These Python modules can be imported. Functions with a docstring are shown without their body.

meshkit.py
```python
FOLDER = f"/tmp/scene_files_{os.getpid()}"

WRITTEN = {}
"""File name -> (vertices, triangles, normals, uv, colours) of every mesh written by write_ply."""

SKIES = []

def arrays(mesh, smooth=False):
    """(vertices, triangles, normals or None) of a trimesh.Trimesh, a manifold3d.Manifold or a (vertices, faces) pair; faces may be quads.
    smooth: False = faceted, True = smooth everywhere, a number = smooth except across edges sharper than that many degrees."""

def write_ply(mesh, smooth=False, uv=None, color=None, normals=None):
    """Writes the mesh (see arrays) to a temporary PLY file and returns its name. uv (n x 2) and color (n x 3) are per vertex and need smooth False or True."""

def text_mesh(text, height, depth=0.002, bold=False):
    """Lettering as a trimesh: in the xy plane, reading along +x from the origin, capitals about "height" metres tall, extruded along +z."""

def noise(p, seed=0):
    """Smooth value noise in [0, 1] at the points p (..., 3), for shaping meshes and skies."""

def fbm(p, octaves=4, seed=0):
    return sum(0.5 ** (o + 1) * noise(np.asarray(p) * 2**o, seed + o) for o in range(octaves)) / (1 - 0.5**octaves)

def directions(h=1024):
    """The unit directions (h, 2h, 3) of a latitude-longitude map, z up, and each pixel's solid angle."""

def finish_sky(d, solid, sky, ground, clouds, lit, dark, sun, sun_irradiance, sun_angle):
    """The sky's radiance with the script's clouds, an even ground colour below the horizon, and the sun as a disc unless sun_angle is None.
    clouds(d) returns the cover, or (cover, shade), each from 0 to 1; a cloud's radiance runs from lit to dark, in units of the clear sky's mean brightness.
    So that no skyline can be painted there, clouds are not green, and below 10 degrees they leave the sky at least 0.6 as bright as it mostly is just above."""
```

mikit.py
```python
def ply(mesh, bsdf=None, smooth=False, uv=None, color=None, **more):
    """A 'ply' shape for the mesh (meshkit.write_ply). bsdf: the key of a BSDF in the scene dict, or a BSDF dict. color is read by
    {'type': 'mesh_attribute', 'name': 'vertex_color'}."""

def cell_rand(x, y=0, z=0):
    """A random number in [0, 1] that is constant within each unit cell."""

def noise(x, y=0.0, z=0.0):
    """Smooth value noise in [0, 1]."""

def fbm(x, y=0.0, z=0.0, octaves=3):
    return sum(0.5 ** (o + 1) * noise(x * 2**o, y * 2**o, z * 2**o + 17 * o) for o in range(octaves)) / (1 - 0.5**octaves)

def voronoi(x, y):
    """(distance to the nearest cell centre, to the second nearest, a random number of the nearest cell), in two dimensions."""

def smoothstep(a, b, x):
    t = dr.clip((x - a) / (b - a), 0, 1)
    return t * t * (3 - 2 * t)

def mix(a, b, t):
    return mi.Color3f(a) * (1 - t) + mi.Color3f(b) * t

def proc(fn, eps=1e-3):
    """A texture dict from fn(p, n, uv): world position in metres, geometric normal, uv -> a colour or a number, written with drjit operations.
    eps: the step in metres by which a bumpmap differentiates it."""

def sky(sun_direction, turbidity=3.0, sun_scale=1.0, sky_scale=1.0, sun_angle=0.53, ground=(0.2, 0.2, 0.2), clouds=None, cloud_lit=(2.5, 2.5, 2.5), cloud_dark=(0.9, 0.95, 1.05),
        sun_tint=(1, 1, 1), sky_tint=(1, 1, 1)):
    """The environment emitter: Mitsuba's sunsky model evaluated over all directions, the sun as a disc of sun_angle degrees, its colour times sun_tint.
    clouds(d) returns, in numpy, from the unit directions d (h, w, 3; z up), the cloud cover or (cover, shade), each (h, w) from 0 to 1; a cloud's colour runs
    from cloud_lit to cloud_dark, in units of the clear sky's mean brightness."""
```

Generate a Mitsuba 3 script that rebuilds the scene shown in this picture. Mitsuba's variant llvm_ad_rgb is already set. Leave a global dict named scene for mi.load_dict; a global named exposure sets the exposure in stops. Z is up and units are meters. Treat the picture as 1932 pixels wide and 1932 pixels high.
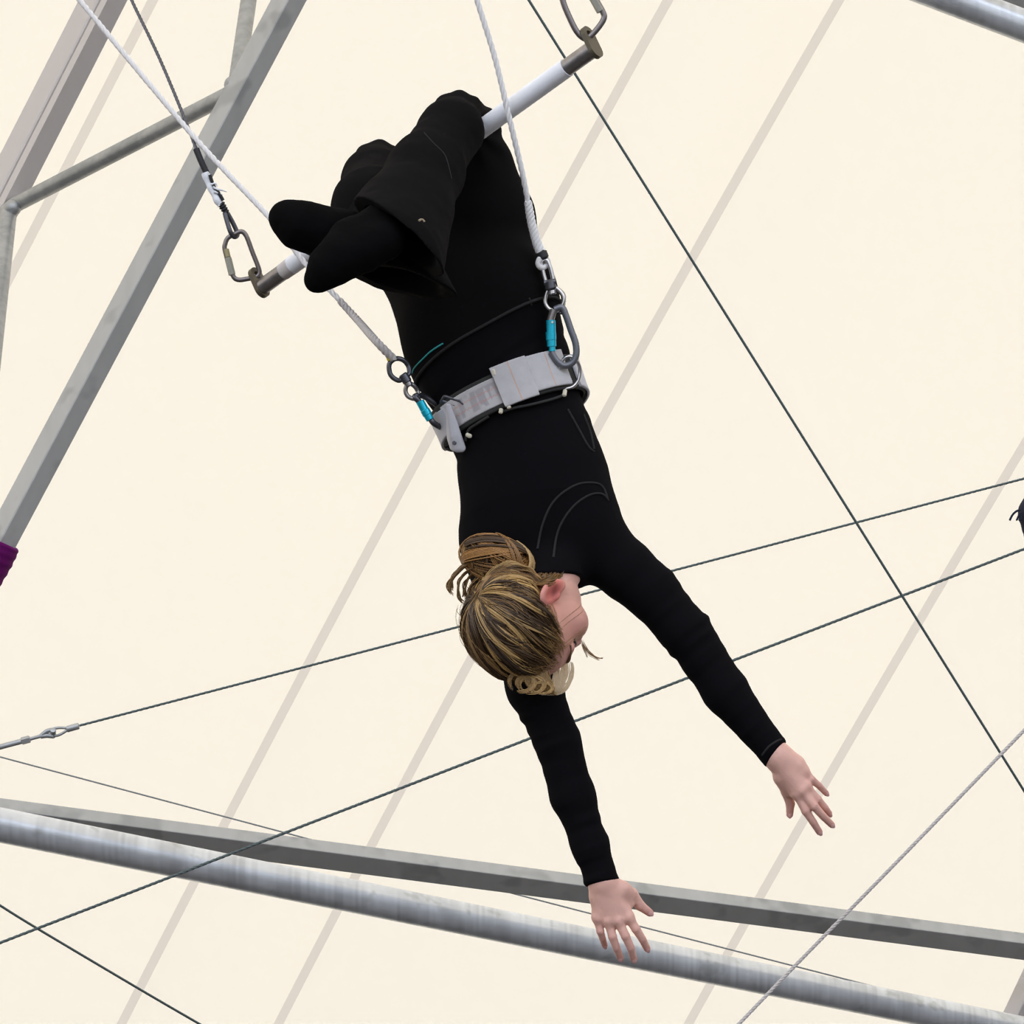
import math
from concurrent.futures import ThreadPoolExecutor
import numpy as np
import trimesh
import mitsuba as mi
import drjit as dr
import mikit
import meshkit

scene, labels = {}, {}
T4 = mi.ScalarTransform4f

# ------------------------------------------------------------------ camera, sky, exposure
ELEV = math.radians(32.0)
CAM = np.array([0.0, 0.0, 1.6])
RIGHT = np.array([1.0, 0.0, 0.0])
FWD = np.array([0.0, math.cos(ELEV), math.sin(ELEV)])
UP = np.array([0.0, -math.sin(ELEV), math.cos(ELEV)])
FOCAL = 7000.0          # in pixels of a 1932 wide frame
DIST = 7.0              # from the camera to the person
scene['camera'] = {
    'type': 'perspective', 'fov': math.degrees(2 * math.atan(966 / FOCAL)), 'fov_axis': 'x', 'near_clip': 0.1, 'far_clip': 500.0,
    'to_world': T4().look_at(origin=CAM.tolist(), target=(CAM + FWD).tolist(), up=[0, 0, 1])}
# overcast daylight: even bright cloud all over, the sun hidden
scene['sky'] = mikit.sky([0.3, 0.5, 0.8], turbidity=4.0, sun_scale=0.0, sky_scale=1.0, ground=(0.12, 0.11, 0.10),
                         clouds=lambda d: (np.full(d.shape[:2], 0.96), 0.35 * meshkit.fbm(d * 3.0, 3)),
                         cloud_lit=(1.88, 2.06, 2.42), cloud_dark=(1.5, 1.62, 1.88))
exposure = 3.53


def at(px, py, d):
    """The world point seen at a pixel of the photograph, d metres in front of the camera."""
    return CAM + d * (FWD + (px - 966) / FOCAL * RIGHT - (py - 966) / FOCAL * UP)


AXES = np.stack([RIGHT, UP, -FWD])


def world(p):
    """From the person's own frame (x right, y up across the line of sight, z towards the camera, metres) to the world."""
    return CAM + DIST * FWD + np.asarray(p, float) @ AXES


def Q(px, py, z=0.0):
    s = (DIST - z) / FOCAL
    return np.array([(px - 966) * s, (966 - py) * s, z])


# ------------------------------------------------------------------ materials
def rgb(*c):
    return {'type': 'rgb', 'value': list(c)}


def proc(fn, eps=1e-3):
    return mikit.proc(fn, eps)


def principled(color, rough=0.6, **kw):
    c = color if isinstance(color, dict) else rgb(*color)
    return {'type': 'twosided', 'bsdf': {'type': 'principled', 'base_color': c, 'roughness': rough, **kw}}


def vcol(rough=0.6, **kw):
    return principled({'type': 'mesh_attribute', 'name': 'vertex_color'}, rough, **kw)


def membrane(r, g, b, t):
    return {'type': 'principledthin', 'base_color': rgb(r, g, b), 'roughness': 0.9, 'spec_trans': 0.0, 'diff_trans': t, 'eta': 1.3}


scene['m_membrane'] = membrane(0.82, 0.705, 0.525, 1.0)
scene['m_sidewall'] = principled((0.16, 0.16, 0.17), 0.9)
scene['m_pale_hair'] = {'type': 'principledthin', 'base_color': rgb(0.99, 0.93, 0.82), 'roughness': 0.5, 'spec_trans': 0.0, 'diff_trans': 1.6, 'eta': 1.4}  # light shining through the fringe is put into this near-white base colour
scene['m_seam'] = membrane(0.685, 0.58, 0.445, 0.90)


def ground_color(p, n, uv):
    a = mikit.fbm(p.x * 1.3, p.y * 1.3, 0.0)
    return mikit.mix([0.055, 0.05, 0.046], [0.085, 0.076, 0.07], a)


scene['m_concrete'] = principled((0.42, 0.40, 0.37), 0.9)
scene['m_ground'] = principled(proc(ground_color), 0.95)


def galv_color(p, n, uv):
    a = mikit.fbm(p.x * 9, p.y * 9, p.z * 9)
    b = mikit.fbm(p.x * 60, p.y * 60, p.z * 60)
    return mikit.mix([0.30, 0.315, 0.32], [0.44, 0.45, 0.45], mikit.smoothstep(0.25, 0.75, 0.6 * a + 0.4 * b))


def galv_rough(p, n, uv):
    return 0.36 + 0.16 * mikit.fbm(p.x * 14, p.y * 14, p.z * 14)


scene['m_galv'] = {'type': 'twosided', 'bsdf': {'type': 'principled', 'base_color': proc(galv_color), 'metallic': 0.55, 'roughness': 0.42, 'specular': 0.5}}


def tube_color(p, n, uv):
    a = mikit.fbm(p.x * 14, p.y * 8, p.z * 8)
    b = mikit.noise(p.x * 130, p.y * 10, p.z * 10)
    c = mikit.smoothstep(0.62, 0.8, mikit.fbm(p.x * 22, p.y * 22, p.z * 22))
    col = mikit.mix([0.50, 0.52, 0.54], [0.74, 0.77, 0.80], mikit.smoothstep(0.2, 0.8, 0.72 * a + 0.28 * b))
    return mikit.mix(col, [0.30, 0.31, 0.29], 0.4 * c)


scene['m_tube'] = {'type': 'twosided', 'bsdf': {'type': 'principled', 'base_color': proc(tube_color), 'metallic': 0.45, 'roughness': 0.29, 'specular': 0.8}}


def beam_color(p, n, uv):
    a = mikit.fbm(p.x * 30, p.y * 5, p.z * 5)
    c = mikit.smoothstep(0.55, 0.75, mikit.fbm(p.x * 12, p.y * 12 + 5, p.z * 12))
    col = mikit.mix([0.43, 0.435, 0.42], [0.53, 0.53, 0.515], a)
    return mikit.mix(col, [0.17, 0.18, 0.18], 0.35 * c)


scene['m_beam'] = principled(proc(beam_color), 0.55, metallic=0.2)
scene['m_alloy'] = principled((0.62, 0.585, 0.57), 0.5, metallic=0.2)
scene['m_cable'] = principled((0.10, 0.13, 0.13), 0.5, metallic=0.4)
scene['m_cable_light'] = principled((0.30, 0.32, 0.33), 0.5, metallic=0.3)
scene['m_rope'] = principled((0.72, 0.70, 0.68), 0.9)
scene['m_rope_grey'] = principled((0.55, 0.51, 0.485), 0.9)
scene['m_tape'] = principled((0.80, 0.81, 0.84), 0.65)
scene['m_tape_black'] = principled((0.014, 0.014, 0.016), 0.6)


def steel_color(p, n, uv):
    a = mikit.fbm(p.x * 90, p.y * 90, p.z * 90)
    return mikit.mix([0.22, 0.20, 0.19], [0.40, 0.38, 0.38], a)


scene['m_steel'] = principled(proc(steel_color), 0.33, metallic=0.85)
scene['m_steel_dark'] = principled((0.11, 0.11, 0.125), 0.35, metallic=0.8)
scene['m_link'] = principled((0.22, 0.195, 0.19), 0.32, metallic=0.8)
scene['m_spine'] = principled((0.17, 0.175, 0.195), 0.4, metallic=0.6)
scene['m_chrome'] = principled((0.62, 0.61, 0.62), 0.2, metallic=1.0)
scene['m_olive_steel'] = principled((0.13, 0.11, 0.075), 0.5, metallic=0.5)
scene['m_zinc'] = principled((0.36, 0.35, 0.29), 0.55, metallic=0.5)
scene['m_turquoise'] = principled((0.004, 0.46, 0.62), 0.3, metallic=0.45, specular=0.7)
scene['m_purple'] = principled((0.115, 0.002, 0.098), 0.85, sheen=0.15, specular=0.2)
scene['m_navy'] = principled((0.008, 0.011, 0.028), 0.85)


def knit(base, amp):
    def fn(p, n, uv):
        a = mikit.noise(p.x * 700, p.y * 700, p.z * 700)
        b = mikit.fbm(p.x * 14, p.y * 14, p.z * 14)
        return mi.Color3f(*base) * (1.0 - amp + 2 * amp * (0.5 * a + 0.5 * b))
    return fn


scene['m_shirt'] = principled(proc(knit((0.0040, 0.0035, 0.0045), 0.25)), 0.9, specular=0.07)
scene['m_trousers'] = principled(proc(knit((0.0052, 0.0045, 0.0046), 0.3)), 0.95, specular=0.08)
scene['m_sock'] = principled(proc(knit((0.003, 0.0028, 0.003), 0.3)), 0.95, specular=0.06)
scene['m_stitch'] = principled((0.026, 0.025, 0.025), 0.9, specular=0.1)
scene['m_teal_trim'] = principled((0.02, 0.33, 0.33), 0.6)
scene['m_skin'] = vcol(0.52, specular=0.4)
scene['m_nail'] = principled((0.60, 0.33, 0.30), 0.35)
scene['m_hair'] = vcol(0.42, specular=0.5)
scene['m_eye_dark'] = principled((0.02, 0.014, 0.012), 0.5)
scene['m_brow'] = principled((0.16, 0.09, 0.05), 0.7)
scene['m_lint'] = principled((0.25, 0.2, 0.13), 0.9)
scene['m_ear_inner'] = principled((0.30, 0.055, 0.05), 0.6)


def web_fn(line):
    def fn(p, n, uv):
        # uv: u along the strap in metres, v across it
        rib = 0.5 + 0.5 * dr.sin(uv.x * 2 * math.pi / 0.0022)
        base = mikit.mix([0.40, 0.385, 0.385], [0.53, 0.51, 0.51], 0.35 * rib + 0.65 * mikit.fbm(p.x * 60, p.y * 60, p.z * 60))
        if line == 'thread':
            t = mikit.smoothstep(0.0016, 0.0006, dr.abs(uv.x)) * 0.6
            return mikit.mix(base, [0.55, 0.30, 0.18], t)
        if line == 'zigzag':
            blk = mikit.smoothstep(0.35, 0.6, mikit.noise(uv.x * 170, uv.y * 40)) * mikit.smoothstep(0.021, 0.016, dr.abs(uv.y))
            base = mikit.mix(base, [0.24, 0.21, 0.23], 0.5 * blk)
            zz = dr.abs(dr.abs(uv.y) - 0.007 - 0.0012 * dr.sin(uv.x * 900))
            return mikit.mix(base, [0.55, 0.22, 0.15], 0.55 * mikit.smoothstep(0.0014, 0.0004, zz))
        return base
    return fn


scene['m_webbing'] = principled(proc(web_fn('')), 0.85)
scene['m_webbing_thread'] = principled(proc(web_fn('thread')), 0.85)
scene['m_webbing_zigzag'] = principled(proc(web_fn('zigzag')), 0.85)
scene['m_belt_pad'] = principled((0.02, 0.02, 0.018), 0.8)
scene['m_belt_leather'] = principled((0.46, 0.45, 0.47), 0.6)
scene['m_yellow'] = principled((0.55, 0.42, 0.02), 0.6)
scene['m_brass'] = principled((0.42, 0.36, 0.20), 0.5, metallic=0.5)
scene['m_cream'] = principled((0.60, 0.55, 0.42), 0.6)


# ------------------------------------------------------------------ entries
def lab(key, label=None, cat=None, group=None, kind=None):
    d = {}
    for k, v in (('label', label), ('category', cat), ('group', group), ('kind', kind)):
        if v:
            d[k] = v
    labels[key] = d


def free(key):
    if key not in scene:
        return key
    n = 1
    while f'{key}_{n:03d}' in scene:
        n += 1
    return f'{key}_{n:03d}'


def put(key, mesh, m, smooth=30, label=None, **kw):
    key = free(key)
    scene[key] = mikit.ply(mesh, m, smooth=smooth, **kw)
    if label:
        labels[key] = {'label': label}
    return key


# ------------------------------------------------------------------ mesh helpers
def unit(v):
    v = np.asarray(v, float)
    return v / np.linalg.norm(v)


def smooth_path(pts, n=8, closed=False):
    """Catmull-Rom through the points."""
    p = np.asarray(pts, float)
    k = len(p)
    idx = (lambda i: i % k) if closed else (lambda i: min(max(i, 0), k - 1))
    out = []
    for i in range(k if closed else k - 1):
        a, b, c, d = p[idx(i - 1)], p[idx(i)], p[idx(i + 1)], p[idx(i + 2)]
        for t in np.arange(n) / n:
            out.append(0.5 * ((2 * b) + (c - a) * t + (2 * a - 5 * b + 4 * c - d) * t * t + (3 * b - a - 3 * c + d) * t ** 3))
    if not closed:
        out.append(p[-1])
    return np.array(out)


def frames(path, closed=False):
    k = len(path)
    tang = np.gradient(path, axis=0) if not closed else np.roll(path, -1, 0) - np.roll(path, 1, 0)
    tang /= np.linalg.norm(tang, axis=1, keepdims=True) + 1e-12
    ref = np.array([0.31, 0.2, 0.93]) if abs(tang[0] @ [0.31, 0.2, 0.93]) < 0.9 else np.array([1.0, 0, 0])
    a = np.zeros_like(path)
    a[0] = unit(ref - tang[0] * (ref @ tang[0]))
    for i in range(1, k):
        v = a[i - 1] - tang[i] * (a[i - 1] @ tang[i])
        a[i] = v / (np.linalg.norm(v) + 1e-12)
    return tang, a, np.cross(tang, a)


def tube(path, r, sides=10, closed=False, caps=True):
    """(vertices, faces) of a tube along a polyline; r a number or one per point."""
    path = np.asarray(path, float)
    k = len(path)
    r = np.broadcast_to(np.asarray(r, float), (k,))
    _, a, b = frames(path, closed)
    ang = np.arange(sides) * 2 * np.pi / sides
    v = path[:, None] + r[:, None, None] * (np.cos(ang)[None, :, None] * a[:, None] + np.sin(ang)[None, :, None] * b[:, None])
    v = v.reshape(-1, 3)
    rows = k if closed else k - 1
    i, j = np.meshgrid(np.arange(rows), np.arange(sides), indexing='ij')
    i2, j2 = (i + 1) % k, (j + 1) % sides
    q = np.stack([i * sides + j, i * sides + j2, i2 * sides + j2, i2 * sides + j], -1).reshape(-1, 4)
    f = np.vstack([q[:, [0, 1, 2]], q[:, [0, 2, 3]]])
    if caps and not closed:
        v = np.vstack([v, path[:1], path[-1:]])
        n0, n1 = len(v) - 2, len(v) - 1
        jj = np.arange(sides)
        f = np.vstack([f, np.stack([np.full(sides, n0), (jj + 1) % sides, jj], 1),
                       np.stack([np.full(sides, n1), (k - 1) * sides + jj, (k - 1) * sides + (jj + 1) % sides], 1)])
    return v, f


def join(parts):
    vs, fs, n = [], [], 0
    for v, f in parts:
        vs.append(np.asarray(v))
        fs.append(np.asarray(f) + n)
        n += len(v)
    return np.vstack(vs), np.vstack(fs)


def rod(p0, p1, r, sides=16, bevel=0.15):
    p0, p1 = np.asarray(p0, float), np.asarray(p1, float)
    t = unit(p1 - p0)
    b = bevel * r
    return tube([p0, p0 + t * b, p1 - t * b, p1], [r - b, r, r, r - b], sides)


def rope_mesh(path, r, pitch, strands=3, sides=8, step=0.004):
    """A laid rope: strands twisted about each other along the path."""
    path = np.asarray(path, float)
    seg = np.r_[0, np.cumsum(np.linalg.norm(np.diff(path, axis=0), axis=1))]
    s = np.linspace(0, seg[-1], max(8, int(seg[-1] / step)))
    c = np.stack([np.interp(s, seg, path[:, k]) for k in range(3)], 1)
    rr = np.interp(s, seg, np.broadcast_to(np.asarray(r, float), (len(path),)))
    _, a, b = frames(c)
    out = []
    for k in range(strands):
        ph = s / pitch * 2 * np.pi + k * 2 * np.pi / strands
        p = c + (0.46 * rr)[:, None] * (np.cos(ph)[:, None] * a + np.sin(ph)[:, None] * b)
        out.append(tube(p, 0.58 * rr, sides))
    return join(out)


def sweep(p0, p1, profile, roll=0.0, up=(0, 0, 1)):
    """A closed profile (n x 2: sideways, upwards; counter-clockwise) swept straight from p0 to p1."""
    p0, p1 = np.asarray(p0, float), np.asarray(p1, float)
    t = unit(p1 - p0)
    w = unit(np.asarray(up, float) - t * (np.asarray(up, float) @ t))
    s = np.cross(t, w)
    cr, sr = math.cos(roll), math.sin(roll)
    s, w = s * cr + w * sr, w * cr - s * sr
    prof = np.asarray(profile, float)
    import shapely
    poly = shapely.Polygon(prof)
    m = trimesh.creation.extrude_polygon(poly, np.linalg.norm(p1 - p0), engine='earcut')
    v = m.vertices
    return trimesh.Trimesh(p0 + v[:, :1] * s + v[:, 1:2] * w + v[:, 2:] * t, m.faces, process=False)


def round_rect(w, h, r, n=3):
    pts = []
    for cx, cy, a0 in ((w / 2 - r, h / 2 - r, 0), (-w / 2 + r, h / 2 - r, 90), (-w / 2 + r, -h / 2 + r, 180), (w / 2 - r, -h / 2 + r, 270)):
        for k in range(n + 1):
            a = math.radians(a0 + 90 * k / n)
            pts.append((cx + r * math.cos(a), cy + r * math.sin(a)))
    return pts


def wmesh(vf):
    v, f = vf
    return world(v), f


ROLL_A, ROLL_B, ROLL_P = -0.2, -0.1, 0.2
# ------------------------------------------------------------------ the tent: ground, translucent roof, walls
SLOPE = math.radians(35.0)
ROOF0 = CAM + 13.0 * FWD
RV = np.array([0, math.cos(SLOPE), -math.sin(SLOPE)])      # down the slope, away from the camera
RN = np.array([0, math.sin(SLOPE), math.cos(SLOPE)])       # outwards
V_RIDGE = (3.0 - ROOF0[1]) / RV[1]
V_EAVE = (17.0 - ROOF0[1]) / RV[1]
RIDGE_Z = (ROOF0 + V_RIDGE * RV)[2]
EAVE_Z = (ROOF0 + V_EAVE * RV)[2]
X_END = 16.0
OPEN_Y = -1.8        # the near side of the tent is open to the sky from here
OPEN_Z = RIDGE_Z - 4.8 * math.tan(SLOPE)


def on_roof(px, py):
    d = at(px, py, 1.0) - CAM
    t = ((ROOF0 - CAM) @ RN) / (d @ RN)
    w = CAM + t * d - ROOF0
    return w @ RIGHT, w @ RV


seam_px = [
    [(290, 0), (160, 250), (30, 490), (-80, 720)],
    [(1256, 0), (1036, 415), (818, 820), (563, 1280), (345, 1690), (236, 1932)],
    [(1581, 0), (1304, 490), (1130, 810), (894, 1240), (690, 1600), (640, 1700), (533, 1932)],
    [(1938, 830), (1782, 1090), (1592, 1420), (1404, 1740), (1300, 1932)]]
seam_fit = []
for pts in seam_px:
    uv = np.array([on_roof(*p) for p in pts])
    c = np.polyfit(uv[:, 1], uv[:, 0], 2 if len(pts) > 4 else 1)
    seam_fit.append((c, uv[:, 1].min() - 0.3, uv[:, 1].max() + 0.3))


def seam_u(k, v):
    c, lo, hi = seam_fit[k]
    w = np.clip(v, lo, hi)
    return np.polyval(c, w) + np.polyval(np.polyder(c), w) * (v - w)


v_rows = np.r_[np.linspace(V_RIDGE, -2.2, 8), np.linspace(-1.8, 3.0, 40), np.linspace(3.4, V_EAVE, 8)]
base_u = [seam_u(k, v_rows) for k in range(4)]
left_steps, right_steps = [1.75, 0.58], [1.75, 0.58]
lines = [base_u[0] - 0.58]
while lines[0].min() > -X_END - 6:
    lines.insert(0, lines[0] - left_steps[len(lines) % 2])
lines += base_u
n_right = 0
while lines[-1].max() < X_END + 6:
    lines.append(lines[-1] + right_steps[n_right % 2])
    n_right += 1
HALF = 0.0185


def clip_u(u):
    return np.clip(u, -X_END, X_END)


def roof_grid(ua, ub, billow, nu):
    t = np.linspace(0, 1, nu)
    u = clip_u(ua[:, None] * (1 - t) + ub[:, None] * t)
    h = billow * (1 - (2 * t - 1) ** 2)[None] * np.ones_like(u)
    p = ROOF0 + u[..., None] * RIGHT + v_rows[:, None, None] * RV + h[..., None] * RN
    r, c = u.shape
    i, j = np.meshgrid(np.arange(r - 1), np.arange(c - 1), indexing='ij')
    q = np.stack([i * c + j, i * c + j + 1, (i + 1) * c + j + 1, (i + 1) * c + j], -1).reshape(-1, 4)
    return p.reshape(-1, 3), np.vstack([q[:, [0, 1, 2]], q[:, [0, 2, 3]]])


for k, u in enumerate(lines):
    if np.abs(clip_u(u)).max() < X_END - 0.2:
        put('ceiling__seam_band', roof_grid(u - HALF, u + HALF, 0.0, 2), 'm_seam', smooth=True)
    if k + 1 < len(lines):
        nxt = lines[k + 1]
        if clip_u(nxt).max() > -X_END + 0.01 and clip_u(u).min() < X_END - 0.01:
            put('ceiling__fabric_panel', roof_grid(u + HALF, nxt - HALF, 0.05 * min(1.0, float((nxt - u).mean())), 9), 'm_membrane', smooth=True)


def quad(key, pts, m, **kw):
    p = np.array(pts, float)
    f = np.array([[0, k, k + 1] for k in range(1, len(p) - 1)])
    return put(key, (p, f), m, smooth=False, **kw)


quad('ceiling__back_slope', [(-X_END, 3, RIDGE_Z), (X_END, 3, RIDGE_Z), (X_END, OPEN_Y, OPEN_Z), (-X_END, OPEN_Y, OPEN_Z)], 'm_membrane')
lab('ceiling', kind='structure')
LOW = 4.2            # unseen sidewalls opaque to here, darkening undersides; left gable translucent, right opaque for shade
for side, s in (('left', -1), ('right', 1)):
    quad(f'wall_{side}__gable', [(s * X_END, OPEN_Y, LOW), (s * X_END, OPEN_Y, OPEN_Z), (s * X_END, 3, RIDGE_Z), (s * X_END, 17, EAVE_Z), (s * X_END, 17, LOW)], 'm_membrane' if s < 0 else 'm_sidewall')
    quad(f'wall_{side}__sidewall', [(s * X_END, OPEN_Y, 0), (s * X_END, OPEN_Y, LOW), (s * X_END, 17, LOW), (s * X_END, 17, 0)], 'm_sidewall')
    lab(f'wall_{side}', kind='structure')
quad('wall_far', [(-X_END, 17, 0), (-X_END, 17, EAVE_Z), (X_END, 17, EAVE_Z), (X_END, 17, 0)], 'm_sidewall')
lab('wall_far', kind='structure')
quad('floor', [(-X_END, OPEN_Y, 0), (X_END, OPEN_Y, 0), (X_END, 17, 0), (-X_END, 17, 0)], 'm_ground')
lab('floor', kind='structure')
quad('ground', [(-90, -90, -0.03), (90, -90, -0.03), (90, 90, -0.03), (-90, 90, -0.03)], 'm_concrete')
lab('ground', kind='structure')

# ------------------------------------------------------------------ roof truss at the upper left
def extend(p0, p1, a, b):
    d = p1 - p0
    return p0 - a * d, p1 + b * d


def beam(key, pa, pb, profile, m, roll=0.0, ext=(0.15, 0.15), label=None, smooth=25):
    p0, p1 = extend(at(*pa), at(*pb), *ext)
    return put(key, sweep(p0, p1, profile, roll), m, smooth=smooth, label=label)


# lower chord: a box section, light side face and shaded underside
box = round_rect(0.058, 0.073, 0.006)
beam('roof_truss__chord', (-30.6, 1082, 10.0), (545, 0, 10.0), box, 'm_beam', roll=ROLL_B, ext=(0.7, 0.4), label='near box section chord')
# upper chord: box with keder rails along its side
rail = [(-0.030, -0.04), (0.036, -0.04), (0.036, -0.014), (0.030, -0.010), (0.020, -0.010), (0.020, -0.002), (0.030, 0.001), (0.033, 0.006), (0.033, 0.082), (0.026, 0.09), (-0.030, 0.09)]
beam('roof_truss__chord', (5, 392, 10.8), (205, 0, 10.8), rail, 'm_alloy', roll=ROLL_A, ext=(3.2, 1.0), label='upper chord with keder rails')
for pa, pb, r in (((26, 388, 10.75), (432, 178, 10.05), 0.0225), ((447, 150, 10.05), (478, -60, 10.4), 0.0225), ((16, 396, 10.75), (-24, 760, 10.05), 0.0255)):
    put('roof_truss__web_brace', rod(at(*pa), at(*pb), r, 20, 0.02), 'm_galv', smooth=40)
for px, py, d in ((24, 392, 10.72), (440, 160, 10.02)):
    c = at(px, py, d)
    put('roof_truss__gusset', trimesh.Trimesh(*(lambda m: (m.vertices, m.faces))(trimesh.creation.icosphere(2, 0.025)), process=False).apply_transform(trimesh.transformations.translation_matrix(c)), 'm_galv', smooth=True)
lab('roof_truss', 'grey metal tent truss with two long chords and zigzag tube braces at upper left', 'truss')

# purple cloth wrapped round the lower end of the near chord
wrap_axis = [at(-30.6 + 0.532 * (1082 - y), y, 10.0) for y in (1020, 1040, 1065, 1095, 1130, 1180, 1260)]
cpath = smooth_path(wrap_axis, 8)
kk = np.linspace(0, 1, len(cpath))
rad = np.interp(kk, [0, 0.05, 0.25, 0.5, 0.75, 1.0], [0.050, 0.0555, 0.0575, 0.0545, 0.056, 0.052]) * (1 + 0.02 * np.sin(kk * 60))
put('padding_wrap', tube(cpath, rad, 32), 'm_purple', smooth=50)
lab('padding_wrap', 'purple cloth padding wrapped round the lower end of the grey truss chord', 'padding')

# ------------------------------------------------------------------ horizontal steel
beam('roof_purlin', (0, 1533, 11.2), (1932, 1786, 12.0), round_rect(0.087, 0.045, 0.004), 'm_beam', roll=ROLL_P, ext=(0.3, 0.3), label=None)
lab('roof_purlin', 'long dark grey square beam running behind the round pipe near the hands', 'beam')


def pipe(key, pa, pb, r, label, cat='pipe', ext=0.25, joint=None):
    p0, p1 = extend(at(*pa), at(*pb), ext, ext)
    put(key, tube(np.linspace(p0, p1, 40), r, 40), 'm_tube', smooth=40)
    lab(key, label, cat)


pipe('galvanized_pipe', (0, 1556.5, 9.25), (1932, 1946, 11.0), 0.0435, 'long shiny galvanized pipe crossing the lower frame under the lower hand')
pipe('galvanized_pipe_001', (1715, -33, 9.0), (1932, 49, 9.0), 0.0395, 'short stretch of shiny galvanized pipe in the upper right corner', ext=1.6)
beam('roof_beam', (1860, -34, 10.6), (1960, 12, 10.6), round_rect(0.08, 0.045, 0.004), 'm_beam', roll=ROLL_P, ext=(3, 3))
lab('roof_beam', 'dark square beam tip just above the corner pipe at upper right', 'beam')
beam('roof_rafter', (1890, 1975, 12.2), (1956, 1835, 12.2), round_rect(0.075, 0.06, 0.006), 'm_alloy', roll=ROLL_A, ext=(1, 4))
lab('roof_rafter', 'pinkish grey rafter beam rising from behind the pipe at lower right', 'beam')

# ------------------------------------------------------------------ wires and ropes of the rig
def wire(key, pts, r, m, label, cat='cable', ext=0.7, laid=None, group=None):
    p = np.array([at(*q) for q in pts])
    p = np.vstack([p[0] - (p[1] - p[0]) * ext, smooth_path(p, 16), p[-1] + (p[-1] - p[-2]) * ext])
    mesh = rope_mesh(p, r, laid, 3, 7, laid / 9) if laid else tube(p, r, 10)
    put(key, mesh, m, smooth=60)
    if label:
        lab(key, label, cat, group)


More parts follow.
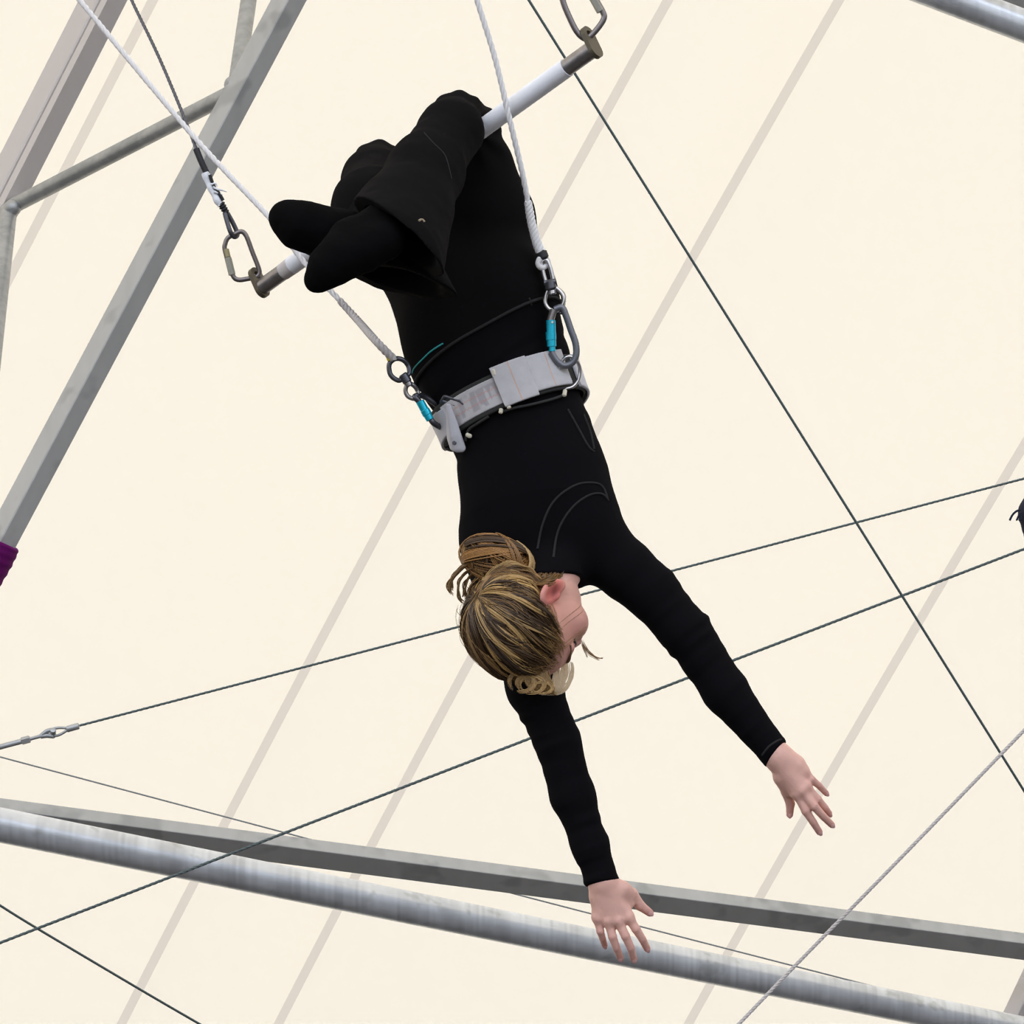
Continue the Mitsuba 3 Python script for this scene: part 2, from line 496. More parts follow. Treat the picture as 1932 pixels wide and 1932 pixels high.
wire('steel_cable', [(995, -4, 7.9), (1466, 747, 8.1), (1932, 1492, 8.3)], 0.0029, 'm_cable', 'dark steel cable falling steeply from top centre to the right edge')
wire('steel_cable_001__strand', [(150, 1369, 8.5), (875, 1180, 8.6), (1932, 903, 8.8), (2800, 676, 8.96)], 0.0028, 'm_cable', None, laid=0.04, ext=0.0)
wire('steel_cable_002', [(0, 1779, 8.4), (990, 1397, 8.7), (1932, 1036, 9.0)], 0.0034, 'm_cable', 'steel cable rising across the frame behind both forearms', laid=0.045)
wire('rigging_rope', [(1392, 1934, 8.0), (1504, 1818, 8.05), (1700, 1618, 8.1), (1934, 1376, 8.2)], 0.0042, 'm_rope_grey', 'pale rope slanting over beam and pipe at lower right', 'rope', laid=0.03)
wire('steel_cable_003', [(0, 1428, 12.5), (530, 1569, 12.6), (1000, 1694, 12.7), (1800, 1900, 12.9)], 0.0026, 'm_cable_light', 'thinnest wire, running behind the dark beam and the long pipe')
wire('steel_cable_004', [(-2, 1707, 8.9), (69, 1751, 8.95), (268, 1869, 9.1), (380, 1934, 9.2)], 0.0029, 'm_cable', 'short dark cable cutting across the lower left corner')
lab('steel_cable_001', 'steel cable ending in a turnbuckle at the left edge, passing behind the head', 'cable')

# end fittings of the second cable
d0 = 8.49


def A(px, py, d=d0):
    return at(px, py, d)


put('steel_cable_001__ferrule', rod(A(126, 1376), A(149, 1369.5), 0.0075, 16), 'm_galv', smooth=40)
loop = smooth_path([A(128, 1374), A(114, 1373), A(102, 1375), A(97, 1382), A(103, 1388), A(113, 1386), A(128, 1377)], 8)
put('steel_cable_001__eye_loop', tube(loop, 0.0032, 10), 'm_galv', smooth=60)
jaw = [tube(smooth_path([A(77, 1388.5), A(88, 1380), A(99, 1377)], 6), 0.0052, 12), tube(smooth_path([A(77, 1389.5), A(88, 1388), A(101, 1389)], 6), 0.0055, 12),
       rod(A(100, 1377, d0 - 0.012), A(100, 1389, d0 + 0.012), 0.0068, 12)]
put('steel_cable_001__jaw', join(jaw), 'm_galv', smooth=50)
put('steel_cable_001__threaded_rod', rod(A(50, 1396), A(80, 1388), 0.0042, 12), 'm_galv', smooth=40)
put('steel_cable_001__lock_nut', rod(A(40, 1398.5), A(57, 1394), 0.0088, 6, 0.25), 'm_galv', smooth=False)
put('steel_cable_001__turnbuckle_body', rod(A(-120, 1441), A(45, 1397.5), 0.0062, 16), 'm_galv', smooth=40)
put('steel_cable_001__strand', tube([A(-119, 1440.7), A(-1100, 1700)], 0.0028, 10), 'm_cable', smooth=60)

# dark blue frayed cloth at the right edge
bpath = smooth_path([at(1975, 905, 7.6), at(1962, 965, 7.6), at(1967, 1010, 7.6), at(1985, 1100, 7.6)], 14)
brad = np.interp(np.linspace(0, 1, len(bpath)), [0, 0.3, 0.45, 0.62, 1], [0.024, 0.042, 0.044, 0.036, 0.046])
put('cloth_wrap__wrap', tube(bpath, brad * (1 + 0.05 * np.sin(np.linspace(0, 23, len(bpath)))), 28), 'm_navy', smooth=50)
for pts in ([(1925, 962), (1917, 965), (1910, 972), (1905, 982)], [(1926, 968), (1922, 973), (1919, 980), (1917, 981)], [(1924, 972), (1927, 978), (1922, 982)]):
    put('cloth_wrap__frayed_tie', tube(smooth_path([at(x, y, 7.57) for x, y in pts], 6), [0.0028] * 0 or 0.0021, 8), 'm_navy', smooth=60)
lab('cloth_wrap', 'dark navy cloth wrap with frayed ties poking in at the right edge', 'cloth')

# ------------------------------------------------------------------ signed distances and their surfaces
def smin(a, b, k):
    h = np.maximum(k - np.abs(a - b), 0.0) / k
    return np.minimum(a, b) - h * h * k * 0.25


def smax(a, b, k):
    return -smin(-a, -b, k)


def cone(p, a, b, ra, rb):
    ab = b - a
    t = np.clip(((p - a) @ ab) / (ab @ ab), 0, 1)
    d = p - a - t[:, None] * ab
    return np.sqrt((d * d).sum(1)) - (ra + (rb - ra) * t)


def chain(p, pts, k=0.01):
    """Tapered limb through (x, y, z, r) points."""
    d = None
    for a, b in zip(pts[:-1], pts[1:]):
        c = cone(p, np.asarray(a[:3]), np.asarray(b[:3]), a[3], b[3])
        d = c if d is None else smin(d, c, k)
    return d


def ell(p, c, r, R=None):
    q = p - np.asarray(c)
    if R is not None:
        q = q @ R            # columns of R are the ellipsoid's axes
    r = np.asarray(r)
    k0 = np.sqrt(((q / r) ** 2).sum(1))
    k1 = np.sqrt(((q / (r * r)) ** 2).sum(1))
    return k0 * (k0 - 1.0) / np.maximum(k1, 1e-9)


def boxed(p, lo, hi, fn, pad=0.05):
    """fn inside a box, a lower bound outside it."""
    lo, hi = np.asarray(lo) - pad, np.asarray(hi) + pad
    out = np.sqrt((np.maximum(np.maximum(lo - p, p - hi), 0) ** 2).sum(1))
    m = out <= 0
    d = out + pad * 0.6
    if m.any():
        d[m] = fn(p[m])
    return d


CORN = np.array([[i, j, k] for i in (0, 1) for j in (0, 1) for k in (0, 1)])
EDGES = [(a, b) for a in range(8) for b in range(8) if (CORN[b] - CORN[a]).sum() == 1 and (CORN[b] - CORN[a] >= 0).all()]


def surface(fn, lo, hi, h, B=8):
    """Surface nets of fn = 0 over the box, evaluated only in blocks near the surface: (vertices, triangles)."""
    lo = np.asarray(lo, float)
    n = np.ceil((np.asarray(hi) - lo) / (h * B)).astype(int)
    g = np.stack(np.meshgrid(*[np.arange(k) for k in n], indexing='ij'), -1).reshape(-1, 3)
    cen = lo + (g + 0.5) * h * B
    pool = ThreadPoolExecutor(4)

    def many(p, size):
        parts = [p[i:i + size] for i in range(0, len(p), size)]
        return np.concatenate(list(pool.map(fn, parts)))
    d = many(cen, 20000)
    blocks = g[np.abs(d) < h * B * 1.35]
    loc = np.stack(np.meshgrid(*[np.arange(B + 1)] * 3, indexing='ij'), -1).reshape(-1, 3)
    nodes = (blocks[:, None] * B + loc[None]).reshape(-1, 3)
    F = many(lo + nodes * h, 60 * 729).reshape(len(blocks), B + 1, B + 1, B + 1)
    S = F < 0
    c8 = [S[:, i:B + i, j:B + j, k:B + k] for i, j, k in CORN]
    cnt = sum(c.astype(np.int8) for c in c8)
    bi, x, y, z = np.nonzero((cnt > 0) & (cnt < 8))
    vals = np.stack([F[bi, x + i, y + j, z + k] for i, j, k in CORN], 1)
    acc, num = np.zeros((len(bi), 3)), np.zeros(len(bi))
    for a, b in EDGES:
        m = (vals[:, a] < 0) != (vals[:, b] < 0)
        t = np.where(m, vals[:, a] / np.where(m, vals[:, a] - vals[:, b], 1), 0)
        acc += m[:, None] * (CORN[a] + t[:, None] * (CORN[b] - CORN[a]))
        num += m
    cell = blocks[bi] * B + np.stack([x, y, z], 1)
    V = lo + (cell + acc / num[:, None]) * h
    N = (n * B + 2).astype(np.int64)

    def key(c):
        c = c.astype(np.int64) + 1
        return (c[:, 0] * N[1] + c[:, 1]) * N[2] + c[:, 2]
    ks = key(cell)
    order = np.argsort(ks)
    ks_s = ks[order]
    tris = []
    for ax in range(3):
        e = np.eye(3, dtype=int)[ax]
        s0 = S[:, :B, :B, :B]
        s1 = S[:, e[0]:B + e[0], e[1]:B + e[1], e[2]:B + e[2]]
        b2, x2, y2, z2 = np.nonzero(s0 != s1)
        node = blocks[b2] * B + np.stack([x2, y2, z2], 1)
        inside = s0[b2, x2, y2, z2]
        u, w = np.eye(3, dtype=int)[(ax + 1) % 3], np.eye(3, dtype=int)[(ax + 2) % 3]
        ids, ok = [], np.ones(len(node), bool)
        for off in (0 * u, -u, -u - w, -w):
            kk = key(node + off)
            pos = np.minimum(np.searchsorted(ks_s, kk), len(ks_s) - 1)
            ok &= ks_s[pos] == kk
            ids.append(order[pos])
        q = np.stack(ids, 1)
        q = np.where(inside[:, None], q, q[:, ::-1])[ok]
        tris += [q[:, [0, 1, 2]], q[:, [0, 2, 3]]]
    pool.shutdown()
    return V, np.vstack(tris)


def relax(V, Fc, steps=2, lam=0.5):
    import scipy.sparse as sp
    e = np.vstack([Fc[:, [0, 1]], Fc[:, [1, 2]], Fc[:, [2, 0]]])
    A = sp.coo_matrix((np.ones(len(e)), (e[:, 0], e[:, 1])), (len(V),) * 2).tocsr()
    A = ((A + A.T) > 0).astype(float)
    deg = np.asarray(A.sum(1)).ravel()[:, None]
    for _ in range(steps):
        for l in (lam, -lam * 1.03):
            V = V + l * (A @ V / deg - V)
    return V


def normals_of(V, Fc):
    n = np.zeros_like(V)
    fn = np.cross(V[Fc[:, 1]] - V[Fc[:, 0]], V[Fc[:, 2]] - V[Fc[:, 0]])
    for k in range(3):
        np.add.at(n, Fc[:, k], fn)
    return n / (np.linalg.norm(n, axis=1, keepdims=True) + 1e-12)


def P4(px, py, z, r):
    return np.r_[Q(px, py, z), r]


# ------------------------------------------------------------------ the flyer: skeleton in her own frame
BAR0, BAR1 = Q(495, 541, -0.21), Q(1119, 92, 0.235)
BAR_AX = unit(BAR1 - BAR0)


def bar_z(px):
    return -0.21 + (px - 495) / 624 * 0.445


ZR = 0.74        # how much flatter the trunk is front to back than side to side
TRUNK = [P4(884, 560, 0.0, 0.132), P4(911, 640, 0.02, 0.138), P4(937, 702, 0.035, 0.132), P4(962, 765, 0.05, 0.119),
         P4(990, 840, 0.07, 0.121), P4(1009, 915, 0.09, 0.131), P4(1018, 980, 0.105, 0.130), P4(1024, 1030, 0.12, 0.092)]
ARM_L = [P4(1098, 1000, 0.11, 0.064), P4(1183, 1078, 0.13, 0.0515), P4(1228, 1116, 0.14, 0.0475), P4(1297, 1196, 0.16, 0.0435), P4(1370, 1306, 0.18, 0.0385), P4(1464, 1424, 0.20, 0.0265)]
ARM_R = [P4(935, 1030, 0.10, 0.062), P4(978, 1190, 0.13, 0.052), P4(1009, 1300, 0.15, 0.0475), P4(1052, 1400, 0.17, 0.0385), P4(1080, 1500, 0.18, 0.0375), P4(1112, 1590, 0.19, 0.0302), P4(1137, 1668, 0.20, 0.0305)]
zl, zr_ = bar_z(888), bar_z(722)
THIGH_L = [P4(950, 560, -0.01, 0.085), P4(926, 410, -0.01, 0.075), P4(882, 246, zl - 0.066, 0.054)]
THIGH_R = [P4(838, 585, -0.03, 0.080), P4(775, 470, -0.07, 0.077), P4(728, 345, zr_ - 0.066, 0.054)]
KNEE_L = [THIGH_L[-1], P4(864, 226, zl + 0.005, 0.045), P4(852, 246, zl + 0.075, 0.052)]
KNEE_R = [THIGH_R[-1], P4(714, 318, zr_ + 0.005, 0.045), P4(706, 338, zr_ + 0.075, 0.052)]
ANK_L, ANK_R = P4(716, 428, 0.455, 0.034), P4(694, 456, 0.335, 0.034)
SHANK_L = [KNEE_L[-1], P4(800, 330, 0.26, 0.054), ANK_L]
SHANK_R = [KNEE_R[-1], P4(706, 392, 0.17, 0.054), ANK_R]


def trunk(p):
    s = np.array([1, 1, 1 / ZR])
    q = p * s
    pts = [np.r_[t[:3] * s, t[3]] for t in TRUNK]
    d = chain(q, pts, 0.03)
    d = smin(d, ell(p, Q(850, 590, 0.055), (0.074, 0.085, 0.07)), 0.05)
    d = smin(d, ell(p, Q(962, 550, 0.06), (0.080, 0.092, 0.07)), 0.05)
    d = smin(d, ell(p, Q(1085, 985, 0.125), (0.05, 0.075, 0.05)), 0.05)     # shoulder blades
    d = smin(d, ell(p, Q(955, 985, 0.125), (0.05, 0.075, 0.045)), 0.05)
    # spine hollow
    return d


def arms(p):
    return np.minimum(chain(p, ARM_L, 0.015), chain(p, ARM_R, 0.015))


def legs(p):
    a = smin(chain(p, THIGH_L, 0.02), chain(p, KNEE_L + SHANK_L[1:], 0.012), 0.004)
    b = smin(chain(p, THIGH_R, 0.02), chain(p, KNEE_R + SHANK_R[1:], 0.012), 0.004)
    return np.minimum(a, b)


def bar_cut(p, d, r):
    c = p - BAR0
    t = c @ BAR_AX
    return smax(d, r - np.sqrt(((c - t[:, None] * BAR_AX) ** 2).sum(1)), 0.006)


# head: its own axes (forward, left, crown) and its centre between the ears
HR = np.array([[0.69, 0.60, -0.41], [-0.64, 0.23, -0.74], [-0.35, 0.77, 0.53]])
u_, s_, v_ = np.linalg.svd(HR)
HR = u_ @ v_
HC = Q(1003, 1152, 0.25)
HS = 1.08       # size of the head


def hp(x, y, z):
    return HC + HS * (HR @ np.array([x, y, z], float))


def head_local(q):
    """Signed distance in the head's own axes: x forward, y left, z to the crown."""
    E = ell
    yy = np.abs(q[:, 1])
    qs = np.stack([q[:, 0], yy, q[:, 2]], 1)           # mirrored halves
    d = E(q, (-0.008, 0, 0.045), (0.088, 0.071, 0.075))
    d = smin(d, E(q, (0.030, 0, 0.035), (0.062, 0.062, 0.068)), 0.03)       # forehead
    d = smin(d, E(q, (0.034, 0, -0.026), (0.050, 0.049, 0.055)), 0.03)      # mid face
    d = smin(d, cone(qs, np.array([-0.005, 0.046, -0.038]), np.array([0.042, 0.013, -0.066]), 0.010, 0.012), 0.022)   # jaw
    d = smin(d, E(qs, (0.059, 0.036, -0.013), (0.029, 0.027, 0.028)), 0.02)  # cheeks
    d = smin(d, E(q, (0.049, 0, -0.071), (0.013, 0.016, 0.012)), 0.015)     # chin
    d = smax(d, -E(qs, (0.100, 0.032, 0.020), (0.022, 0.020, 0.014)), 0.016)  # eye sockets
    d = smin(d, E(qs, (0.073, 0.032, 0.019), (0.0125, 0.0125, 0.0120)), 0.003)  # eyes with lids
    d = smin(d, cone(qs, np.array([0.088, 0.012, 0.040]), np.array([0.074, 0.050, 0.036]), 0.006, 0.005), 0.012)   # brow ridge
    d = smin(d, cone(q, np.array([0.087, 0, 0.022]), np.array([0.101, 0, -0.016]), 0.006, 0.0090), 0.010)   # nose
    d = smin(d, E(qs, (0.092, 0.011, -0.021), (0.010, 0.008, 0.008)), 0.006)
    d = smax(d, -E(qs, (0.096, 0.0065, -0.0295), (0.004, 0.0035, 0.004)), 0.002)
    d = smin(d, E(q, (0.077, 0, -0.043), (0.011, 0.021, 0.0065)), 0.008)    # lips
    d = smin(d, E(q, (0.072, 0, -0.053), (0.010, 0.018, 0.0065)), 0.006)
    d = smax(d, -E(q, (0.090, 0, -0.0495), (0.008, 0.022, 0.0014)), 0.002)
    # ears: a tilted disc with a rim, a hollow and a lobe
    a = math.radians(-18)
    ex, ez = q[:, 0] + 0.018, q[:, 2] + 0.010
    er = np.stack([ex * math.cos(a) - ez * math.sin(a), yy - 0.0700 - 0.35 * np.maximum(-(ex) - 0.0, -0.012), ex * math.sin(a) + ez * math.cos(a)], 1)
    outer = E(er, (0, 0, 0.004), (0.0185, 0.0075, 0.031))
    lobe = E(er, (0.004, 0, -0.026), (0.009, 0.005, 0.010))
    ear = smin(outer, lobe, 0.008)
    ear = smax(ear, -E(er, (0.003, 0.009, 0.006), (0.0125, 0.0075, 0.022)), 0.003)
    ear = smin(ear, E(er, (0.0145, 0.0015, -0.004), (0.0045, 0.0045, 0.008)), 0.003)       # tragus
    ear = smin(ear, cone(er, np.array([-0.006, 0.001, -0.012]), np.array([-0.007, 0.001, 0.020]), 0.0032, 0.0028), 0.004)
    d = smin(d, ear, 0.005)
    return d


def head(p):
    return HS * head_local((p - HC) @ HR / HS)


NECK = [np.r_[hp(-0.022, -0.002, -0.018), 0.045], P4(1036, 1092, 0.195, 0.045), P4(1046, 1062, 0.145, 0.050), P4(1034, 1022, 0.12, 0.066)]


# hands ------------------------------------------------------------
def H(px, py, z):
    return Q(px, py, z)


def finger(pts, r0, r1):
    n = len(pts)
    return [np.r_[Q(*q), 1.08 * (r0 + (r1 - r0) * i / (n - 1))] for i, q in enumerate(pts)]


ZH = 0.20
HAND_R = dict(
    fingers=[finger([(1127, 1732, ZH + .004), (1132.5, 1757, ZH + .006), (1137, 1771, ZH - .002), (1141, 1784, ZH - .014)], 0.0072, 0.0050),
             finger([(1148, 1738, ZH + .008), (1155.5, 1767, ZH + .012), (1163, 1788, ZH + .006), (1170.5, 1808, ZH - .008)], 0.0080, 0.0058),
             finger([(1166, 1737, ZH + .010), (1180, 1766, ZH + .014), (1190, 1788, ZH + .008), (1196, 1810, ZH - .006)], 0.0083, 0.0060),
             finger([(1186, 1731, ZH + .006), (1200, 1753, ZH + .008), (1212, 1772, ZH + .002), (1221, 1790, ZH - .010)], 0.0082, 0.0060)],
    thumb=finger([(1176, 1678, ZH + .0), (1192, 1687, ZH - .012), (1207, 1708, ZH - .020), (1226, 1722, ZH - .026)], 0.0125, 0.0068),
    wrist=(1137, 1660, ZH), heel=[(1128, 1690, ZH), (1166, 1684, ZH - .002)])
HAND_L = dict(
    fingers=[finger([(1517, 1456, ZH + .002), (1531, 1470.5, ZH + .004), (1545, 1482, ZH - .004), (1559, 1497, ZH - .016)], 0.0074, 0.0050),
             finger([(1520, 1484, ZH + .006), (1542, 1508, ZH + .002), (1556, 1524, ZH - .010), (1564, 1535, ZH - .024)], 0.0080, 0.0058),
             finger([(1512, 1491, ZH + .010), (1536, 1521, ZH + .014), (1553, 1540, ZH + .006), (1569, 1556, ZH - .006)], 0.0083, 0.0058),
             finger([(1504, 1498, ZH + .006), (1520, 1530, ZH + .010), (1534, 1551, ZH + .004), (1546, 1570, ZH - .006)], 0.0080, 0.0058)],
    thumb=finger([(1474, 1468, ZH - .002), (1484, 1494, ZH - .014), (1491, 1516, ZH - .022), (1490, 1537, ZH - .026)], 0.0110, 0.0060),
    wrist=(1466, 1426, ZH), heel=[(1480, 1455, ZH), (1502, 1440, ZH)])


def hand(p, S, stretch):
    w = np.r_[Q(*S['wrist']), 0.0250]
    palm = None
    for f in S['fingers']:
        k = f[0]
        c = cone(p, w[:3] + 0.25 * (k[:3] - w[:3]), k[:3] - 0.06 * (k[:3] - w[:3]), 0.0165, 0.0118)
        palm = c if palm is None else smin(palm, c, 0.012)
    for hx in S['heel']:
        palm = smin(palm, cone(p, w[:3], Q(*hx), 0.022, 0.0150), 0.015)
    palm = smin(palm, cone(p, np.r_[S['arm'][:3]], w[:3], 0.027, 0.0225), 0.01)
    d = palm
    th = chain(p, S['thumb'], 0.003)
    d = smin(d, th, 0.012)
    web = cone(p, S['thumb'][0][:3], 0.55 * S['thumb'][1][:3] + 0.45 * S['fingers'][-1][0][:3], 0.012, 0.006)
    d = smin(d, web, 0.010)
    for f in S['fingers']:
        c = chain(p, f, 0.0008)
        c = smin(c, np.sqrt(((p - f[1][:3]) ** 2).sum(1)) - f[1][3] - 0.0001, 0.002)       # knuckle
        kn = np.sqrt(((p - f[0][:3] - np.array([0, 0, 0.003])) ** 2).sum(1)) - f[0][3] - 0.0012
        c = smin(c, kn, 0.008)
        d = smin(d, c, 0.0045)
    return d


HAND_R['arm'], HAND_L['arm'] = Q(1118, 1615, 0.193), Q(1440, 1394, 0.195)


def hands(p):
    def box_of(S):
        a = np.array([f[:3] for k in S['fingers'] + [S['thumb']] for f in k] + [S['arm'], Q(*S['wrist'])])
        return a.min(0) - 0.03, a.max(0) + 0.03
    out = None
    for S in (HAND_L, HAND_R):
        lo, hi = box_of(S)
        d = boxed(p, lo, hi, lambda q, S=S: hand(q, S, 1.0), 0.02)
        out = d if out is None else np.minimum(out, d)
    return out


FOOT_L = [P4(722, 452, 0.482, 0.034), P4(684, 470, 0.490, 0.036), P4(642, 487, 0.500, 0.035), P4(616, 508, 0.505, 0.029), P4(597, 530, 0.505, 0.0195)]
INSTEP_L = [ANK_L, P4(662, 452, 0.470, 0.034), P4(625, 492, 0.490, 0.027)]
FOOT_R = [P4(705, 462, 0.350, 0.034), P4(650, 446, 0.375, 0.041), P4(605, 437, 0.400, 0.041), P4(562, 423, 0.415, 0.038), P4(540, 410, 0.415, 0.029)]


def feet(p):
    s = np.array([1, 1, 1.0])
    a = smin(chain(p, FOOT_L, 0.02), chain(p, INSTEP_L, 0.02), 0.02)
    a = smin(a, chain(p, [P4(722, 452, 0.485, 0.035), P4(716, 455, 0.470, 0.034)], 0.01), 0.012)
    b = smin(chain(p, FOOT_R, 0.02), chain(p, [ANK_R, P4(640, 440, 0.375, 0.036)], 0.02), 0.02)
    return np.minimum(a, b)


def core(p):
    d = trunk(p)
    d = smin(d, arms(p), 0.035)
    return d


def body_sdf(p):
    d = smin(trunk(p) + 0.006, arms(p) + 0.006, 0.03)
    d = smin(d, legs(p) + 0.004, 0.02)
    d = smin(d, feet(p) + 0.005, 0.012)
    d = smin(d, chain(p, NECK[:3] + [np.r_[NECK[3][:3], 0.05]], 0.03), 0.01)
    hl = HC - 0.16
    d = smin(d, boxed(p, hl, HC + 0.16, head, 0.04), 0.012)
    d = smin(d, hands(p), 0.006)
    return bar_cut(p, d, 0.0205)


LO = np.array([-0.50, -0.93, -0.30])
HI = np.array([0.66, 0.82, 0.58])


def colour_skin(V):
    """Skin tone with redder ears, eyelids, lips, fingertips and knuckles."""
    base = np.array([0.68, 0.39, 0.31])
    red = np.array([0.50, 0.19, 0.165])
    n = meshkit.fbm(V * 55, 3)[:, None]
    c = base * (0.93 + 0.14 * n)

    def blend(w, col):
        nonlocal c
        c = c * (1 - w[:, None]) + np.asarray(col) * w[:, None]
    q = (V - HC) @ HR / HS
    near = np.linalg.norm(q, axis=1) < 0.15
    face = np.exp(-((q[:, 0] - 0.06) ** 2 / 0.0045 + (q[:, 2] - 0.02) ** 2 / 0.008)) * near
    blend(0.8 * face, [0.50, 0.225, 0.165])
    ear = np.exp(-((q[:, 0] + 0.018) ** 2 / 0.0006 + (np.abs(q[:, 1]) - 0.075) ** 2 / 0.0004 + (q[:, 2] + 0.01) ** 2 / 0.0011)) * near
    blend(0.9 * np.clip(ear * 1.4, 0, 1), [0.62, 0.15, 0.12])
    conch_shade = np.exp(-((q[:, 0] + 0.013) ** 2 / 0.00006 + (np.abs(q[:, 1]) - 0.072) ** 2 / 0.0002 + (q[:, 2] + 0.012) ** 2 / 0.00012)) * near
    blend(0.8 * conch_shade, [0.16, 0.02, 0.02])  # shade inside the ear hollow, painted into the skin
    brow = np.exp(-((np.abs(q[:, 1]) - 0.040) ** 2 / 0.0005 + (q[:, 2] - 0.05) ** 2 / 0.0012 + (q[:, 0] - 0.075) ** 2 / 0.0015)) * near
    blend(0.35 * brow, [0.55, 0.22, 0.19])
    cheek = np.exp(-((np.abs(q[:, 1]) - 0.05) ** 2 / 0.0008 + (q[:, 2] + 0.012) ** 2 / 0.0010 + (q[:, 0] - 0.055) ** 2 / 0.0015)) * near
    blend(0.45 * cheek, [0.56, 0.25, 0.20])
    lips = np.exp(-((q[:, 0] - 0.094) ** 2 / 0.00012 + q[:, 1] ** 2 / 0.0003 + (q[:, 2] + 0.0515) ** 2 / 0.00008)) * near
    blend(0.7 * np.clip(lips * 1.5, 0, 1), [0.48, 0.15, 0.14])
    for S in (HAND_L, HAND_R):
        for f in S['fingers'] + [S['thumb']]:
            for j, (w, s) in enumerate(((0.15, 0.012), (0.42, 0.009), (0.40, 0.010), (0.70, 0.012))):
                d = np.linalg.norm(V - f[j][:3], axis=1)
                blend(w * np.exp(-(d / s) ** 2), red)
    return np.clip(c, 0, 1)


bV, bF = surface(body_sdf, LO, HI, 0.0024)
bV = relax(bV, bF, 1, 0.4)
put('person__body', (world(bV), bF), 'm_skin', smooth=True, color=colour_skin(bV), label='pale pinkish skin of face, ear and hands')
for S in (HAND_R, HAND_L):
    for f in S['fingers'] + [S['thumb']]:
        a, b = f[-2], f[-1]
        t = unit(b[:3] - a[:3])
        up = unit(np.array([0, 0, 1.0]) - t * t[2])
        sd = np.cross(t, up)
        m = trimesh.creation.icosphere(2)
        v = m.vertices * [0.58 * b[3], 0.80 * b[3], 0.16 * b[3]]
        v = b[:3] + t * 0.12 * b[3] + up * 0.93 * b[3] + v[:, :1] * sd + v[:, 1:2] * t + v[:, 2:] * up
        put('person__fingernail', (world(v), m.faces), 'm_nail', smooth=True)
lab('person', 'woman in black hanging upside down by her knees from the trapeze, arms reaching down', 'person')

# ------------------------------------------------------------------ her clothes
WAIST_C = Q(921, 662, 0.02)
WAIST_N = unit([0.47, -0.86, 0.30])
BELT_C = Q(972, 757, 0.05)
BELT_N = unit([0.367, -0.896, 0.25])


def ripple(p, scale, amp, seed=0):
    return amp * (meshkit.fbm(p * scale, 3, seed) - 0.5)


def shirt_sdf(p):
    d = smin(trunk(p), arms(p), 0.04) - 0.002
    # soft folds over the small of the back, running round the waist
    a = (p - WAIST_C) @ WAIST_N
    f = np.exp(-((a - 0.055) / 0.045) ** 2)
    w = meshkit.noise(np.stack([a * 62 + 2.0 * p[:, 0] * 6, p[:, 0] * 7, p[:, 2] * 7], 1), 3) - 0.5
    d = d - f * 0.008 * w
    b = (p - BELT_C) @ BELT_N
    f2 = np.exp(-((b - 0.06) / 0.05) ** 2)
    d = d - f2 * 0.006 * (meshkit.noise(np.stack([b * 45 + p[:, 0] * 8, p[:, 0] * 9, p[:, 2] * 9], 1), 8) - 0.5)
    # sleeves: creases across the arm
    for arm, c in ((ARM_L, 0), (ARM_R, 7)):
        axis = unit(arm[-1][:3] - arm[1][:3])
        s = (p - arm[1][:3]) @ axis
        m = np.exp(-(np.minimum(chain(p, arm[1:], 0.01), 0.1) / 0.02) ** 2)
        g = np.exp(-((s - 0.17) / 0.06) ** 2) + np.clip((s - 0.33) / 0.08, 0, 1) + 0.45
        d = d - m * g * 0.0042 * (meshkit.noise(np.stack([s * 75, p[:, 2] * 14, p[:, 0] * 14], 1), c) - 0.5)
    # cuffs end at the wrists
    for arm, cuff in ((ARM_L, Q(1463, 1426, 0.20)), (ARM_R, Q(1137, 1667, 0.20))):
        axis = unit(arm[-1][:3] - arm[-2][:3])
        if arm is ARM_L:
            axis = unit(axis + np.array([0.10, 0.25, 0.15]))
        else:
            axis = unit(axis + np.array([-0.12, 0.0, 0.10]))
        near = np.linalg.norm(p - cuff, axis=1) < 0.12
        pl = np.where(near, (p - cuff) @ axis, -0.2)
        d = smax(d, pl, 0.004)
    # collar and waist
    col = chain(p, [np.r_[k[:3], k[3] + 0.009] for k in NECK], 0.02)
    col = smax(col, (p - Q(1062, 1095, 0.18)) @ unit([0.12, -0.95, 0.22]), 0.004)
    d = smin(d, col, 0.02)
    d = smax(d, -((p - (WAIST_C - 0.03 * WAIST_N)) @ WAIST_N), 0.004)
    return d


def open_leg(p, knee, mid, hem, r_knee, r_mid, r_hem, n, flat):
    """A flared trouser leg, hollow at its hem."""
    ax = unit(hem - mid)
    far = hem + 0.10 * ax
    slope = (r_hem - r_mid) / np.linalg.norm(hem - mid)
    rf = r_hem + 0.10 * slope
    s = np.array([1, 1, 1 / flat])
    q = p * s
    out = smin(chain(p, knee, 0.012), cone(p, knee[-1][:3], mid, knee[-1][3], r_mid), 0.02)
    fl = cone(q, mid * s, far * s, r_mid, rf)
    out = smin(out, fl, 0.03)
    inner = cone(q, (mid * 0.45 + hem * 0.55) * s, (far + 0.1 * ax) * s, (r_mid * 0.45 + r_hem * 0.55) * 0.55, (rf + 0.1 * slope) - 0.004)
    out = smax(out, -inner, 0.003)
    pl = (p - hem) @ n
    return smax(out, pl, 0.003)


HEM_L, HEM_R = Q(744, 447, 0.415), Q(743, 530, 0.305)
HEM_NL, HEM_NR = unit([-0.70, -0.70, 0.20]), unit([-0.36, -0.90, 0.25])


